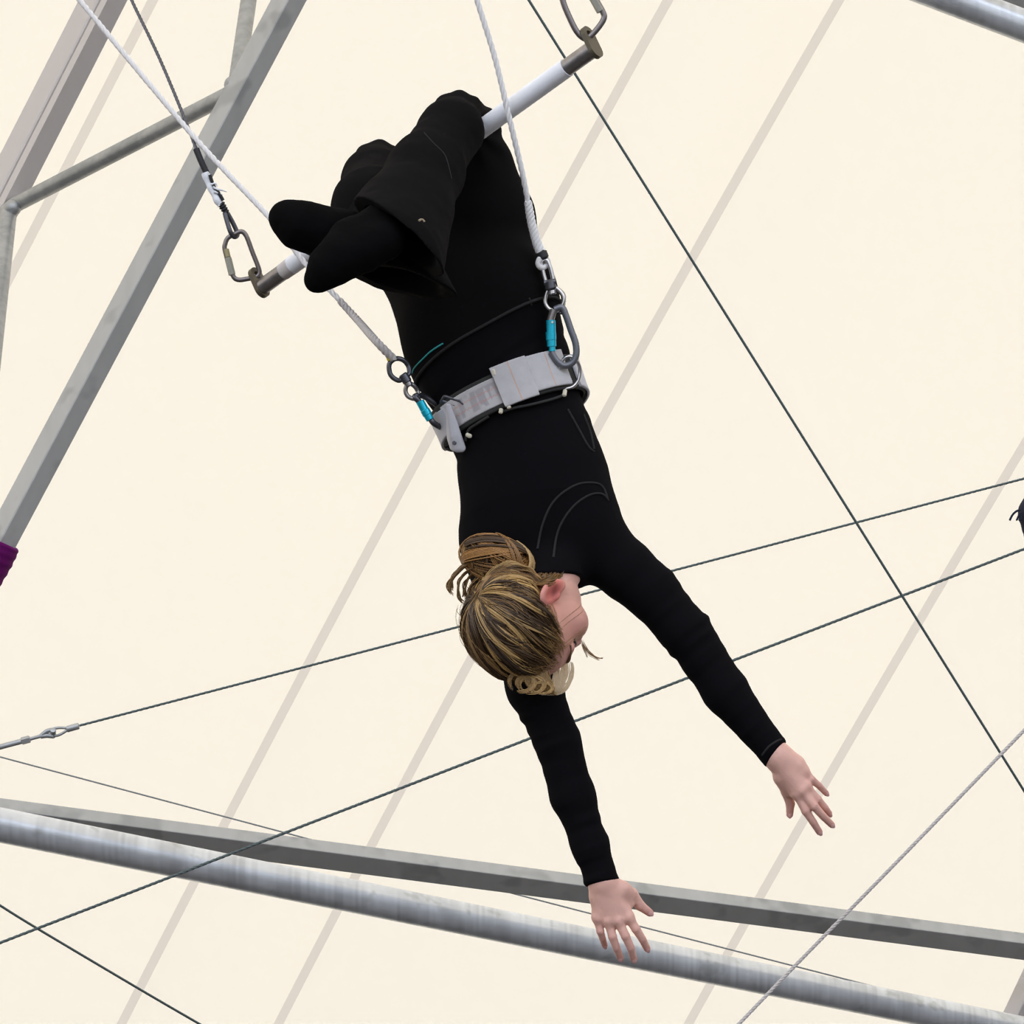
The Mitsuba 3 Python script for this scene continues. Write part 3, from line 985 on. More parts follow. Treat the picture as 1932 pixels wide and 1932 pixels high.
def trousers_sdf(p):
    t = trunk(p) - 0.006
    t = smax(t, ((p - WAIST_C) @ WAIST_N), 0.003)
    th = np.minimum(chain(p, THIGH_L, 0.02), chain(p, THIGH_R, 0.02)) - 0.005
    d = smin(t, th, 0.03)
    kl = [np.r_[k[:3], k[3] + 0.005] for k in KNEE_L]
    kr = [np.r_[k[:3], k[3] + 0.005] for k in KNEE_R]
    ll = open_leg(p, kl, Q(800, 330, 0.26), HEM_L, 0.055, 0.066, 0.099, HEM_NL, 0.48)
    rl = open_leg(p, kr, Q(704, 392, 0.17), HEM_R, 0.055, 0.070, 0.092, HEM_NR, 0.5)
    lg = np.minimum(ll, rl)
    lg = lg - ripple(p, 16, 0.009, 4)
    d = smin(d, lg, 0.004)
    # creases radiating from the backs of the knees
    for k, sgn in ((THIGH_L[-1][:3], 1), (THIGH_R[-1][:3], 2)):
        q = p - k
        r = np.linalg.norm(q, axis=1)
        ang = np.arctan2(q[:, 1], q[:, 0])
        d = d - np.exp(-((r - 0.07) / 0.05) ** 2) * 0.005 * np.sin(ang * 11 + 9 * r * sgn) * 0.5
    return bar_cut(p, d, 0.0195)


sV, sF = surface(shirt_sdf, LO, HI, 0.0028)
put('person__shirt', (world(sV), sF), 'm_shirt', smooth=True, label='tight black long sleeved top')
tV, tF = surface(trousers_sdf, LO, HI, 0.0028)
put('person__trousers', (world(tV), tF), 'm_trousers', smooth=True, label='black flared trousers')


def sock_half(which):
    def fn(p):
        if which == 'L':
            a = smin(chain(p, FOOT_L, 0.02), chain(p, INSTEP_L, 0.02), 0.02)
            a = smin(a, chain(p, [P4(722, 452, 0.485, 0.035), P4(716, 455, 0.470, 0.034)], 0.01), 0.012)
            a = smin(a, chain(p, [np.r_[SHANK_L[1][:3] * 0.6 + ANK_L[:3] * 0.4, 0.042], ANK_L], 0.01), 0.02)
        else:
            a = smin(chain(p, FOOT_R, 0.02), chain(p, [ANK_R, P4(640, 440, 0.375, 0.036)], 0.02), 0.02)
            a = smin(a, chain(p, [np.r_[SHANK_R[1][:3] * 0.75 + ANK_R[:3] * 0.25, 0.048], ANK_R], 0.01), 0.02)
        q = np.stack([p[:, 0] * 30 + p[:, 1] * 20, p[:, 1] * 26 - p[:, 0] * 8, p[:, 2] * 26], 1)
        return a - 0.001 - 0.005 * (meshkit.fbm(q, 3, 11) - 0.45)
    return fn


for w, lo, hi in (('L', Q(560, 580, 0.36), Q(800, 370, 0.56)), ('R', Q(480, 540, 0.24), Q(790, 360, 0.50))):
    v, f = surface(sock_half(w), np.minimum(lo, hi) - 0.01, np.maximum(lo, hi) + 0.01, 0.0024)
    put('person__sock', (world(v), f), 'm_sock', smooth=True)

# ------------------------------------------------------------------ placing things on her clothes
def hit(fn, px, py, z0=0.62, z1=-0.3, n=240):
    """The nearest point of the surface fn = 0 towards the camera along one line of sight."""
    zs = np.linspace(z0, z1, n)
    p = np.array([Q(px, py, z) for z in zs])
    d = fn(p)
    k = int(np.argmax(d < 0)) if (d < 0).any() else int(np.argmin(d))
    if k > 0 and d[k] < 0:
        t = d[k - 1] / (d[k - 1] - d[k])
        return p[k - 1] + t * (p[k] - p[k - 1])
    return p[k]


def march(fn, o, dirs, r0=0.015, r1=0.24, n=140):
    """From o outwards along each direction: the first leaving of the surface."""
    rs = np.linspace(r0, r1, n)
    p = o[:, None] + rs[None, :, None] * dirs[:, None]
    d = fn(p.reshape(-1, 3)).reshape(len(dirs), n)
    k = np.argmax(d > 0, 1)
    k = np.maximum(k, 1)
    i = np.arange(len(dirs))
    t = -d[i, k - 1] / (d[i, k] - d[i, k - 1] + 1e-12)
    return o + dirs * (rs[k - 1] + t * (rs[k] - rs[k - 1]))[:, None]


def on_cloth(key, fn, px_pts, r, m, lift=0.4, label=None, n=8):
    pts = smooth_path([(x, y, 0) for x, y in px_pts], n)
    p = np.array([hit(fn, x, y) for x, y, _ in pts])
    p = p + np.array([0, 0, lift * r])
    for _ in range(3):
        p[1:-1] = 0.5 * p[1:-1] + 0.25 * (p[:-2] + p[2:])
    return put(key, tube(world(p), r, 6), m, smooth=60, label=label)


# stitched seams of the top
for pts in ([(1014, 1036), (1024, 988), (1046, 944), (1086, 915), (1122, 911), (1138, 920), (1146, 940)],
            [(1044, 1052), (1053, 1000), (1080, 957), (1112, 934), (1136, 932), (1148, 944)],
            [(1071, 772), (1090, 806), (1110, 842), (1121, 852)],
            [(1101, 782), (1114, 815), (1121, 848)]):
    on_cloth('person__shirt__stitch_line', shirt_sdf, pts, 0.0024, 'm_stitch')
on_cloth('person__shirt__stitch_line', shirt_sdf, [(1438, 1425), (1450, 1409), (1466, 1398), (1474, 1395)], 0.0021, 'm_stitch')


def ring(fn, c, n, count, half=0.0, flip=None):
    """Points of a closed curve round the trunk, where the plane (c, n) cuts fn; angle 0 faces the camera."""
    e1 = unit(np.array([0, 0, 1.0]) - n * n[2])
    e2 = np.cross(n, e1)
    a = np.arange(count) / count * 2 * np.pi
    dirs = np.cos(a)[:, None] * e1 + np.sin(a)[:, None] * e2
    return a, dirs, march(fn, np.repeat((c + half * n)[None], count, 0), dirs)


trunk_trousers = lambda p: smax(trunk(p) - 0.006, -1.0 + 0 * p[:, 0], 0.001)
_, wd, wp = ring(trunk_trousers, WAIST_C - 0.004 * WAIST_N, WAIST_N, 160)
put('person__trousers__waist_seam', tube(world(wp + 0.0006 * wd), 0.0030, 8, closed=True), 'm_stitch', smooth=60, label='grey stitched waist seam')
on_cloth('person__trousers__waist_seam', trousers_sdf, [(998, 562), (1006, 586), (1012, 604)], 0.0024, 'm_stitch')
on_cloth('person__trousers__trim', trousers_sdf, [(778, 704), (782, 694), (796, 679), (814, 662), (836, 648)], 0.0017, 'm_teal_trim', lift=0.9, label='thin turquoise edge line at the waist')
on_cloth('person__trousers__lint', trousers_sdf, [(790, 417), (796, 414), (801, 419)], 0.0022, 'm_lint')
on_cloth('person__trousers__crease_seam', trousers_sdf, [(800, 250), (818, 270), (838, 290), (846, 312), (852, 338)], 0.0013, 'm_stitch', lift=0.2)

# ------------------------------------------------------------------ safety belt
def trunk_shirt(p):
    return trunk(p) - 0.002


E1 = unit(np.array([0, 0, 1.0]) - BELT_N * BELT_N[2])
E2 = np.cross(BELT_N, E1)        # towards image left when negative, see belt_angle


def belt_angle(px, py):
    """Angle round the belt of the trunk point seen at a pixel."""
    q = hit(trunk_shirt, px, py) - BELT_C
    return math.atan2(q @ E2, q @ E1)


def belt_band(a0, a1, half, thick, lift, n=40, skew=0.0, shift=0.0, half1=None, rows=7):
    """A band lying on the trunk between two angles: a closed slab with rounded edges; uv = (metres along, metres across)."""
    aa = np.linspace(a0, a1, n)
    hw = np.interp(np.linspace(0, 1, n), [0, 1], [half, half if half1 is None else half1])
    prof = [(-1.0, 0.0), (-1.0, 0.55), (-0.97, 1.0)] + [(t, 1.0) for t in np.linspace(-0.85, 0.85, rows)] + [(0.97, 1.0), (1.0, 0.55), (1.0, 0.0)]
    V, UV = [], []
    dirs = np.cos(aa)[:, None] * E1 + np.sin(aa)[:, None] * E2
    s = np.linspace(-1, 1, n) * skew + shift
    base = {}
    for t in sorted({round(x[0], 3) for x in prof}):
        o = BELT_C + (t * hw + s)[:, None] * BELT_N
        base[t] = march(trunk_shirt, o, dirs)
    # webbing bridges hollows: even the radius out across its width
    rad = {t: np.einsum('ij,ij->i', base[t] - BELT_C, dirs) for t in base}
    top = np.max(np.stack(list(rad.values())), 0)
    arc = np.r_[0, np.cumsum(np.linalg.norm(np.diff(base[-1.0], axis=0), axis=1))]
    arc -= arc[-1] / 2
    for t, h in prof:
        t = round(t, 3)
        r = 0.5 * rad[t] + 0.5 * top + lift + h * thick
        V.append(BELT_C + (t * hw + s)[:, None] * BELT_N + r[:, None] * dirs)
        UV.append(np.stack([arc, t * hw], 1))
    k = len(prof)
    V = np.stack(V, 1).reshape(-1, 3)
    UV = np.stack(UV, 1).reshape(-1, 2)
    i, j = np.meshgrid(np.arange(n - 1), np.arange(k - 1), indexing='ij')
    q = np.stack([i * k + j, i * k + j + 1, (i + 1) * k + j + 1, (i + 1) * k + j], -1).reshape(-1, 4)
    f = np.vstack([q[:, [0, 1, 2]], q[:, [0, 2, 3]]])
    cap = np.array([[0, m + 1, m] for m in range(1, k - 1)])
    f = np.vstack([f, cap, (cap + (n - 1) * k)[:, ::-1]])
    # outward orientation
    g = V[f]
    cen = g.mean(1) - BELT_C
    nn = np.cross(g[:, 1] - g[:, 0], g[:, 2] - g[:, 0])
    if (nn * (cen - (cen @ BELT_N)[:, None] * BELT_N)).sum() < 0:
        f = f[:, ::-1]
    return V, f, UV


def belt_part(key, m, label=None, **kw):
    V, f, UV = belt_band(**kw)
    put(key, (world(V), f), m, smooth=True, uv=UV, label=label)
    return V


aL, aR = belt_angle(858, 803), belt_angle(1088, 716)
a1, a2, a3, a4 = belt_angle(862, 806), belt_angle(944, 736), belt_angle(1001, 724), belt_angle(1057, 708)
sg = 1 if aR > aL else -1
belt_part('safety_belt__backing_pad', 'm_belt_pad', a0=aL - sg * 0.35, a1=aL - sg * 0.35 + sg * 2 * math.pi, half=0.0345, thick=0.006, lift=0.0030, n=150, label='black padded backing edge')
belt_part('safety_belt__webbing_strap', 'm_webbing_zigzag', a0=a1, a1=a2 + sg * 0.12, half=0.0262, thick=0.0035, lift=0.009, label='grey webbing with red zigzag stitching')
belt_part('safety_belt__webbing_strap', 'm_webbing', a0=aR + sg * 0.1, a1=aL + sg * 2 * math.pi - sg * 0.1, half=0.0262, thick=0.0035, lift=0.009, n=90, label='grey webbing round the front')
belt_part('safety_belt__back_panel', 'm_webbing_thread', a0=a2, a1=a3, half=0.0400, thick=0.004, lift=0.014, shift=-0.003, label='wide grey webbing panel')
belt_part('safety_belt__back_panel', 'm_webbing_thread', a0=a3 - sg * 0.02, a1=a4, half=0.0350, thick=0.004, lift=0.012, shift=-0.006, label='wide grey webbing panel')
belt_part('safety_belt__side_tab', 'm_belt_leather', a0=aL - sg * 0.55, a1=a1 + sg * 0.06, half=0.030, half1=0.023, thick=0.005, lift=0.010, n=24, shift=0.002, label='smooth grey side tab')
belt_part('safety_belt__side_tab', 'm_belt_leather', a0=a4 + sg * 0.20, a1=aR + sg * 0.45, half=0.032, half1=0.042, thick=0.005, lift=0.010, n=24, label='smooth grey side tab')


def pt(fn_or_z, *xy):
    return np.array([Q(x, y, fn_or_z) for x, y in xy])


def hitz(px, py):
    return hit(trunk_shirt, px, py)[2]


# edge piping, cream keepers and buckles along the belt
for xy in ([(942, 779), (970, 770), (1000, 764), (1040, 754), (1068, 744)], [(950, 686), (985, 684), (1020, 679), (1048, 672)], [(878, 832), (884, 812), (900, 800), (922, 786)]):
    p = np.array([hit(trunk_shirt, x, y) for x, y in xy]) + np.array([0, 0, 0.010])
    put('safety_belt__edge_piping', tube(world(smooth_path(p, 6)), 0.0028, 8), 'm_belt_pad', smooth=60)
for a, b in (((946, 771), (944, 781)), ((958, 761), (961, 772)), ((1066, 736), (1064, 748)), ((880, 820), (889, 824)), ((930, 697), (934, 710))):
    p0, p1 = hit(trunk_shirt, *a) + [0, 0, 0.016], hit(trunk_shirt, *b) + [0, 0, 0.016]
    put('safety_belt__keeper', rod(world(p0), world(p1), 0.0042, 8, 0.4), 'm_cream', smooth=40, label='small cream keeper')
import manifold3d
zf_ = hit(trunk_shirt, 884, 815)[2]
blobs = []
for x, y, r, dz in ((849, 806, 0.007, -0.004), (851, 826, 0.008, -0.006), (857, 842, 0.009, -0.004), (846, 766, 0.0045, 0.014), (855, 800, 0.0085, 0.012), (859, 822, 0.0115, 0.010), (864, 842, 0.0115, 0.006), (870, 845, 0.0085, 0.006)):
    q = Q(x, y, zf_ + dz)
    blobs.append(manifold3d.Manifold.sphere(r, 32).scale([1, 1, 0.6]).translate(q.tolist()))
fm = manifold3d.Manifold.batch_hull(blobs).to_mesh()
put('safety_belt__side_flap', (world(np.array(fm.vert_properties[:, :3])), np.array(fm.tri_verts)), 'm_belt_leather', smooth=50, label='rounded grey side flap')
# slide buckle above the strap at the left
for a, b in (((839, 748), (868, 757)), ((836, 757), (860, 766)), ((840, 747), (832, 760)), ((866, 755), (876, 764))):
    p0, p1 = hit(trunk_shirt, *a) + [0, 0, 0.012], hit(trunk_shirt, *b) + [0, 0, 0.012]
    put('safety_belt__slide_buckle', rod(world(p0), world(p1), 0.0034, 8, 0.3), 'm_steel_dark', smooth=40)
for a, b in (((931, 701), (944, 697)), ((931, 709), (946, 704))):
    p0, p1 = hit(trunk_shirt, *a) + [0, 0, 0.010], hit(trunk_shirt, *b) + [0, 0, 0.010]
    put('safety_belt__slide_buckle', rod(world(p0), world(p1), 0.0040, 8, 0.3), 'm_belt_pad', smooth=40)
# D rings at both sides
zR = hitz(1070, 708)
dring = smooth_path([Q(1058, 731, zR + .034), Q(1055, 703, zR + .034), Q(1064, 677, zR + .038), Q(1080, 674, zR + .038), Q(1093, 690, zR + .030), Q(1093, 711, zR + .028), Q(1084, 727, zR + .030), Q(1070, 733, zR + .034)], 8, closed=True)
put('safety_belt__d_ring', tube(world(dring), 0.0033, 12, closed=True), 'm_chrome', smooth=60, label='shiny steel D ring')
zL = hitz(868, 800)
dring = smooth_path([Q(864, 778, zL + .004), Q(850, 782, zL - .02), Q(842, 798, zL - .03), Q(842, 815, zL - .03), Q(850, 824, zL - .02), Q(864, 822, zL + .0)], 8, closed=True)
put('safety_belt__d_ring', tube(world(dring), 0.0033, 12, closed=True), 'm_chrome', smooth=60, label='shiny steel D ring')
for x, y in ((857, 836),):
    q = hit(trunk_shirt, x + 22, y) + np.array([-0.018, 0, 0.012])
    put('safety_belt__rivet', rod(world(q), world(q + [-0.004, 0, 0.008]), 0.004, 12), 'm_steel_dark', smooth=40)
lab('safety_belt', 'grey webbing safety belt with black edges round the hanging woman\'s waist', 'belt')


# ------------------------------------------------------------------ swivels, carabiners and safety ropes
def loop(key, pts, r, m, n=6, closed=True, label=None, sides=12):
    return put(key, tube(world(smooth_path([Q(*p) for p in pts], n, closed)), r, sides, closed=closed), m, smooth=60, label=label)


def bar(key, a, b, r, m, sides=16, bevel=0.15, label=None):
    return put(key, rod(world(Q(*a)), world(Q(*b)), r, sides, bevel), m, smooth=40, label=label)


z = zR + 0.040
# right side
loop('carabiner', [(1046, 584, z), (1060, 580, z), (1068, 596, z), (1077, 622, z), (1086, 648, z), (1087, 670, z), (1079, 685, z), (1064, 690, z), (1050, 680, z), (1040, 664, z)], 0.0062, 'm_spine', closed=False)
scene['carabiner__frame'] = scene.pop('carabiner')
bar('carabiner__gate', (1044, 584, z), (1038, 606, z), 0.0072, 'm_steel')
bar('carabiner__locking_sleeve', (1039, 604, z), (1040, 627, z), 0.0088, 'm_turquoise', 18, 0.1, 'bright turquoise locking sleeve')
bar('carabiner__locking_sleeve', (1039, 626, z), (1040, 642, z), 0.0098, 'm_turquoise', 18, 0.1, 'bright turquoise locking sleeve')
bar('carabiner__locking_sleeve', (1040, 641, z), (1041, 654, z), 0.0088, 'm_turquoise', 18, 0.1, 'bright turquoise locking sleeve')
bar('carabiner__sleeve_end', (1041, 652, z), (1042, 663, z), 0.0062, 'm_turquoise', 16, 0.1)
q = Q(1042, 608, z + 0.0088)
put('carabiner__rivet', rod(world(q), world(q + [0, 0, 0.002]), 0.0026, 12), 'm_chrome', smooth=40)
lab('carabiner', 'dark carabiner with turquoise sleeve at the right side of the belt', 'carabiner')

loop('swivel__lower_shackle', [(1031, 552, z), (1028, 570, z), (1036, 583, z), (1050, 586, z), (1060, 577, z), (1063, 560, z), (1050, 544, z), (1038, 544, z)], 0.0040, 'm_chrome')
loop('swivel__outer_shackle', [(1048, 543, z - .006), (1062, 556, z - .008), (1062, 574, z - .01), (1057, 592, z - .008)], 0.0048, 'm_steel', closed=False)
bar('swivel__body', (1036, 530, z), (1040, 547, z), 0.0115, 'm_steel_dark', 20, 0.25)
bar('swivel__collar', (1040, 546, z), (1042, 556, z), 0.0085, 'm_chrome', 20, 0.25)
loop('swivel__upper_bow', [(1030, 534, z), (1024, 512, z), (1022, 496, z), (1030, 490, z), (1036, 500, z), (1041, 516, z), (1045, 536, z)], 0.0042, 'm_chrome', closed=False)
bar('swivel__pin', (1026, 535, z + .002), (1049, 531, z + .002), 0.0060, 'm_steel_dark', 14)
lab('swivel', 'chrome swivel between the right rope and the carabiner', 'swivel')

rp = [Q(*p) for p in ((893, -30, 0.185), (900, 0, 0.185), (934, 110, 0.178), (959, 215, 0.170), (984, 320, z + .02), (997, 385, z + .004))]
top = rp[0] + (rp[0] - rp[1]) / np.linalg.norm(rp[0] - rp[1]) * 1.6
main = np.vstack([top, smooth_path(rp, 8)])
put('safety_rope__rope', rope_mesh(world(main), 0.0054, 0.045, step=0.0035), 'm_rope', smooth=60)
sp = smooth_path([Q(996, 380, z + .005), Q(1003, 420, z + .002), Q(1013, 458, z), Q(1021, 476, z)], 8)
put('safety_rope__splice', rope_mesh(world(sp), np.linspace(0.0075, 0.0098, len(sp)), 0.032, 4, step=0.002), 'm_rope', smooth=60, label='thicker spliced end')
bar('safety_rope__tape_band', (1020, 474, z), (1026, 489, z), 0.0108, 'm_tape_black', 18, 0.25, 'black tape band')
loop('safety_rope__eye', [(1020, 486, z + .004), (1015, 497, z + .006), (1020, 505, z + .004), (1028, 503, z - .004), (1034, 495, z - .006), (1029, 486, z - .004)], 0.0052, 'm_rope')
lab('safety_rope', 'white safety rope running down to the right side of the belt', 'rope')

# left side
z = zL - 0.012
loop('carabiner_001__frame', [(783, 748, z), (790, 757, z), (797, 768, z - .004), (812, 790, z), (818, 798, z), (829, 805, z - .012), (838, 809, z - .030), (848, 812, z - .045), (858, 802, z - .05), (846, 784, z - .04), (826, 765, z - .03), (800, 748, z - .02)], 0.0056, 'm_steel_dark')
bar('carabiner_001__locking_sleeve', (792, 757, z + .002), (802, 775, z + .002), 0.0078, 'm_turquoise', 18, 0.1, 'bright turquoise locking sleeve')
bar('carabiner_001__locking_sleeve', (801, 773, z + .002), (807, 783, z + .002), 0.0088, 'm_turquoise', 18, 0.1, 'bright turquoise locking sleeve')
bar('carabiner_001__locking_sleeve', (806, 782, z + .002), (812, 792, z + .002), 0.0076, 'm_turquoise', 18, 0.1, 'bright turquoise locking sleeve')
lab('carabiner_001', 'dark carabiner with turquoise sleeve at the left side of the belt', 'carabiner')
loop('swivel_001__upper_bow', [(746, 677, z), (760, 679, z - .004), (770, 690, z - .01), (772, 704, z - .006), (763, 712, z), (753, 718, z), (741, 712, z), (735, 702, z), (735, 686, z)], 0.0046, 'm_steel_dark')
bar('swivel_001__body', (759, 706, z), (770, 722, z), 0.0088, 'm_steel_dark', 20, 0.25)
bar('swivel_001__collar', (766, 717, z), (773, 729, z), 0.0074, 'm_steel', 20, 0.25)
loop('swivel_001__lower_bow', [(770, 724, z), (765, 736, z), (769, 747, z), (779, 752, z), (788, 751, z - .004), (788, 738, z - .01), (780, 727, z - .004)], 0.0042, 'm_steel')
lab('swivel_001', 'dark swivel between the left rope and its carabiner', 'swivel')
rl = [Q(*p) for p in ((150, 0, -0.40), (366, 258, -0.24), (506, 408, -0.14), (576, 497, -0.09), (650, 576, -0.04))]
top = rl[0] + (rl[0] - rl[1]) / np.linalg.norm(rl[0] - rl[1]) * 1.6
main = np.vstack([top, smooth_path(rl, 8)])
put('safety_rope_001__rope', rope_mesh(world(main), 0.0055, 0.045, step=0.0035), 'm_rope', smooth=60)
sp = smooth_path([Q(640, 566, -0.045), Q(672, 601, -0.02), Q(710, 644, z - .003), Q(744, 679, z)], 8)
put('safety_rope_001__splice', rope_mesh(world(sp), np.linspace(0.0066, 0.0082, len(sp)), 0.032, 3, step=0.002), 'm_rope_grey', smooth=60, label='grey twisted spliced end')
bar('safety_rope_001__marker', (731, 673, z + .004), (734, 681, z + .004), 0.003, 'm_yellow', 10, 0.2, 'tiny yellow marker')
lab('safety_rope_001', 'white safety rope crossing the left end of the trapeze bar', 'rope')

# ------------------------------------------------------------------ trapeze
def onbar(t):
    return BAR0 + t * (BAR1 - BAR0)


RB = 0.0172
put('trapeze__bar', tube(world(np.array([onbar(t) for t in np.linspace(-0.005, 1.0, 30)])), RB - 0.001, 28), 'm_steel', smooth=40, label='bare steel bar ends')
n = 160
tt = np.linspace(0.094, 0.925, n)
wob = 1 + 0.012 * np.sin(np.arange(n) * 2.1)
put('trapeze__tape_grip', tube(world(np.array([onbar(t) for t in tt])), RB * wob + 0.0006, 28), 'm_tape', smooth=50, label='white tape wrapping')
# ragged grey edge of the tape near the left end
put('trapeze__tape_edge', tube(world(np.array([onbar(t) for t in np.linspace(0.066, 0.097, 8)])), np.linspace(RB - 0.0004, RB + 0.0005, 8), 28), 'm_rope_grey', smooth=50)
CABLE_DIR = unit(Q(255, 15, -0.32) - Q(430, 440, -0.21))


def end_plate(key, c, up_len, m):
    """An oblong plate with a hole, square to the bar."""
    import shapely
    l = unit(CABLE_DIR - BAR_AX * (CABLE_DIR @ BAR_AX))
    s = np.cross(BAR_AX, l)
    body = shapely.LineString([(0, -0.004), (0, up_len)]).buffer(0.0172, 16)
    hole = shapely.Point(0, up_len).buffer(0.0082, 12)
    m3 = trimesh.creation.extrude_polygon(body.difference(hole), 0.0085, engine='earcut')
    v = m3.vertices
    w = c + (v[:, 2:] - 0.00425) * BAR_AX + v[:, :1] * s + v[:, 1:2] * l
    put(key, (world(w), m3.faces), m, smooth=35, label='end plate with a hole')
    return c + l * up_len


hR = end_plate('trapeze__end_plate', onbar(1.003), 0.027, 'm_olive_steel')
hL = end_plate('trapeze__end_plate', onbar(-0.004), 0.026, 'm_olive_steel')


def quick_link(key, pts, gate, z, tilt, thick=1.0):
    r0 = 0.0047 * thick
    path = [Q(x, y, z + tilt * (y - pts[0][1])) for x, y in pts]
    put(key, tube(world(smooth_path(path, 6, True)), r0, 12, closed=True), 'm_link', smooth=60, label='oval steel quick link')
    g0, g1 = [Q(x, y, z + tilt * (y - pts[0][1])) for x, y in gate]
    mid = g0 + (g1 - g0) * 0.32
    put(key + '__gate_nut', rod(world(mid), world(g1), 0.0069 * thick, 6, 0.15), 'm_zinc', smooth=False, label='hexagonal gate nut')
    put(key + '__gate_nut', rod(world(g0), world(mid), 0.0060 * thick, 12, 0.2), 'm_brass', smooth=40)


zl_ = hL[2]
LINK = [(444, 441), (456, 437), (465, 446), (476, 475), (488, 506), (489, 517), (482, 523), (467, 526), (450, 528), (440, 521), (431, 496), (424, 470), (425, 460), (430, 449)]
quick_link('trapeze__quick_link', LINK, ((426, 470), (438, 519)), zl_ + 0.002, 0.0)
RLINK = [(1098, 70), (1108, 72), (1124, 58), (1139, 36), (1137, 22), (1122, -4), (1103, -34), (1088, -48), (1072, -46), (1061, -34), (1059, -14), (1064, 8), (1074, 32), (1086, 56)]
quick_link('trapeze__quick_link_001', RLINK, ((1106, -28), (1134, 22)), hR[2] + 0.002, 0.0, 1.18)


# left hanging cable: thimble, black serving, torn white tape, heat shrink, wire
zc = zl_
put('trapeze__thimble', tube(world(smooth_path([Q(424, 402, zc + .003), Q(429, 420, zc + .006), Q(435, 438, zc + .008), Q(442, 447, zc + .002), Q(448, 442, zc - .007), Q(441, 424, zc - .007), Q(429, 402, zc - .003)], 6)), 0.0046, 12), 'm_steel_dark', smooth=60, label='dark wire eye with thimble')
for k in range(4):
    t0 = k / 4
    a, b = np.array([416.0, 383.0]), np.array([427.5, 402.0])
    c0, c1 = a + (b - a) * t0, a + (b - a) * (t0 + 0.27)
    bar('trapeze__serving_wrap', (c0[0], c0[1], zc), (c1[0], c1[1], zc), 0.0078 - 0.0004 * k, 'm_tape_black', 14, 0.3)
tp = smooth_path([Q(387, 326, zc - .005), Q(394, 344, zc - .004), Q(403, 362, zc - .002), Q(411, 378, zc), Q(417, 387, zc)], 8)
rt = 0.0078 * (1 + 0.10 * np.sin(np.linspace(0, 19, len(tp))))
put('trapeze__torn_tape', tube(world(tp), rt, 14), 'm_tape', smooth=50, label='torn white tape wrapping')
for pts in ([(402, 352), (409, 357), (419, 359), (428, 362)], [(404, 362), (412, 364), (420, 368)], [(398, 348), (406, 346), (410, 352)]):
    p = smooth_path([Q(x, y, zc + .007) for x, y in pts], 5)
    put('trapeze__torn_tape__shred', tube(world(p), np.linspace(0.0034, 0.0008, len(p)), 6), 'm_tape', smooth=60)
for pts in ([(396, 330), (401, 345), (407, 358)], [(407, 357), (414, 366), (421, 378)]):
    p = smooth_path([Q(x, y, zc + .006) for x, y in pts], 5)
    put('trapeze__dark_strip', tube(world(p), 0.0032, 8), 'm_tape_black', smooth=60)
put('trapeze__heat_shrink', tube(world(smooth_path([Q(370, 281, zc - .012), Q(379, 303, zc - .008), Q(391, 329, zc - .005)], 8)), 0.0062, 14), 'm_tape_black', smooth=50, label='black heat shrink sleeve')
cl = [Q(371, 283, zc - .012), Q(345, 215, zc - .06), Q(300, 108, zc - .13), Q(253, 10, zc - .20), Q(240, -20, zc - .22)]
tail = cl[-1] + unit(cl[-1] - cl[-2]) * 1.6
put('trapeze__wire', rope_mesh(world(np.vstack([smooth_path(cl, 8), tail])), 0.0034, 0.03, 3, 7, 0.0035), 'm_steel_dark', smooth=60, label='twisted wire hanging cable')
cr = [Q(1070, -46, hR[2] + .002), Q(1040, -118, hR[2] - .01), Q(985, -250, hR[2] - .03)]
tail = cr[-1] + unit(cr[-1] - cr[-2]) * 1.6
put('trapeze__wire', rope_mesh(world(np.vstack([smooth_path(cr, 8), tail])), 0.0034, 0.03, 3, 7, 0.0035), 'm_steel_dark', smooth=60)
lab('trapeze', 'trapeze with white taped bar, steel links and wire cables, hooked by the woman\'s knees', 'trapeze')


# ------------------------------------------------------------------ hair
rs = np.random.default_rng(21)
SK_C = np.array([-0.012, 0.0, 0.045])


def skull(q):
    d = ell(q, (-0.008, 0, 0.045), (0.088, 0.071, 0.075))
    d = smin(d, ell(q, (0.030, 0, 0.035), (0.062, 0.062, 0.068)), 0.03)
    d = smin(d, ell(q, (0.034, 0, -0.026), (0.050, 0.049, 0.055)), 0.03)
    return d


AX = unit([-1.0, 0.0, 0.10])                     # the hair is drawn back to a knot here
AXU = unit(np.array([0, 0, 1.0]) - AX * AX[2])
AXL = np.cross(AX, AXU)
line = np.array([[-0.062, 0.030, -0.065], [-0.045, 0.056, -0.040], [-0.018, 0.068, 0.010], [0.012, 0.068, 0.030], [0.034, 0.062, 0.046], [0.050, 0.052, 0.066], [0.063, 0.030, 0.090], [0.066, 0.0, 0.100]])
line = np.vstack([line, line[-2::-1] * [1, -1, 1], [[-0.066, 0.0, -0.070]]])


def polar(v):
    w = v / np.linalg.norm(v, axis=-1, keepdims=True)
    return np.arccos(np.clip(w @ AX, -1, 1)), np.arctan2(w @ AXL, w @ AXU)


lt, lp = polar(line - SK_C)
o_ = np.argsort(lp)
lt, lp = lt[o_], lp[o_]
edge_theta = lambda ph: np.interp(np.mod(ph + np.pi, 2 * np.pi) - np.pi, np.r_[lp[-1] - 2 * np.pi, lp, lp[0] + 2 * np.pi], np.r_[lt[-1], lt, lt[0]])


def direction(th, ph):
    return np.cos(th)[..., None] * AX + np.sin(th)[..., None] * (np.cos(ph)[..., None] * AXU + np.sin(ph)[..., None] * AXL)


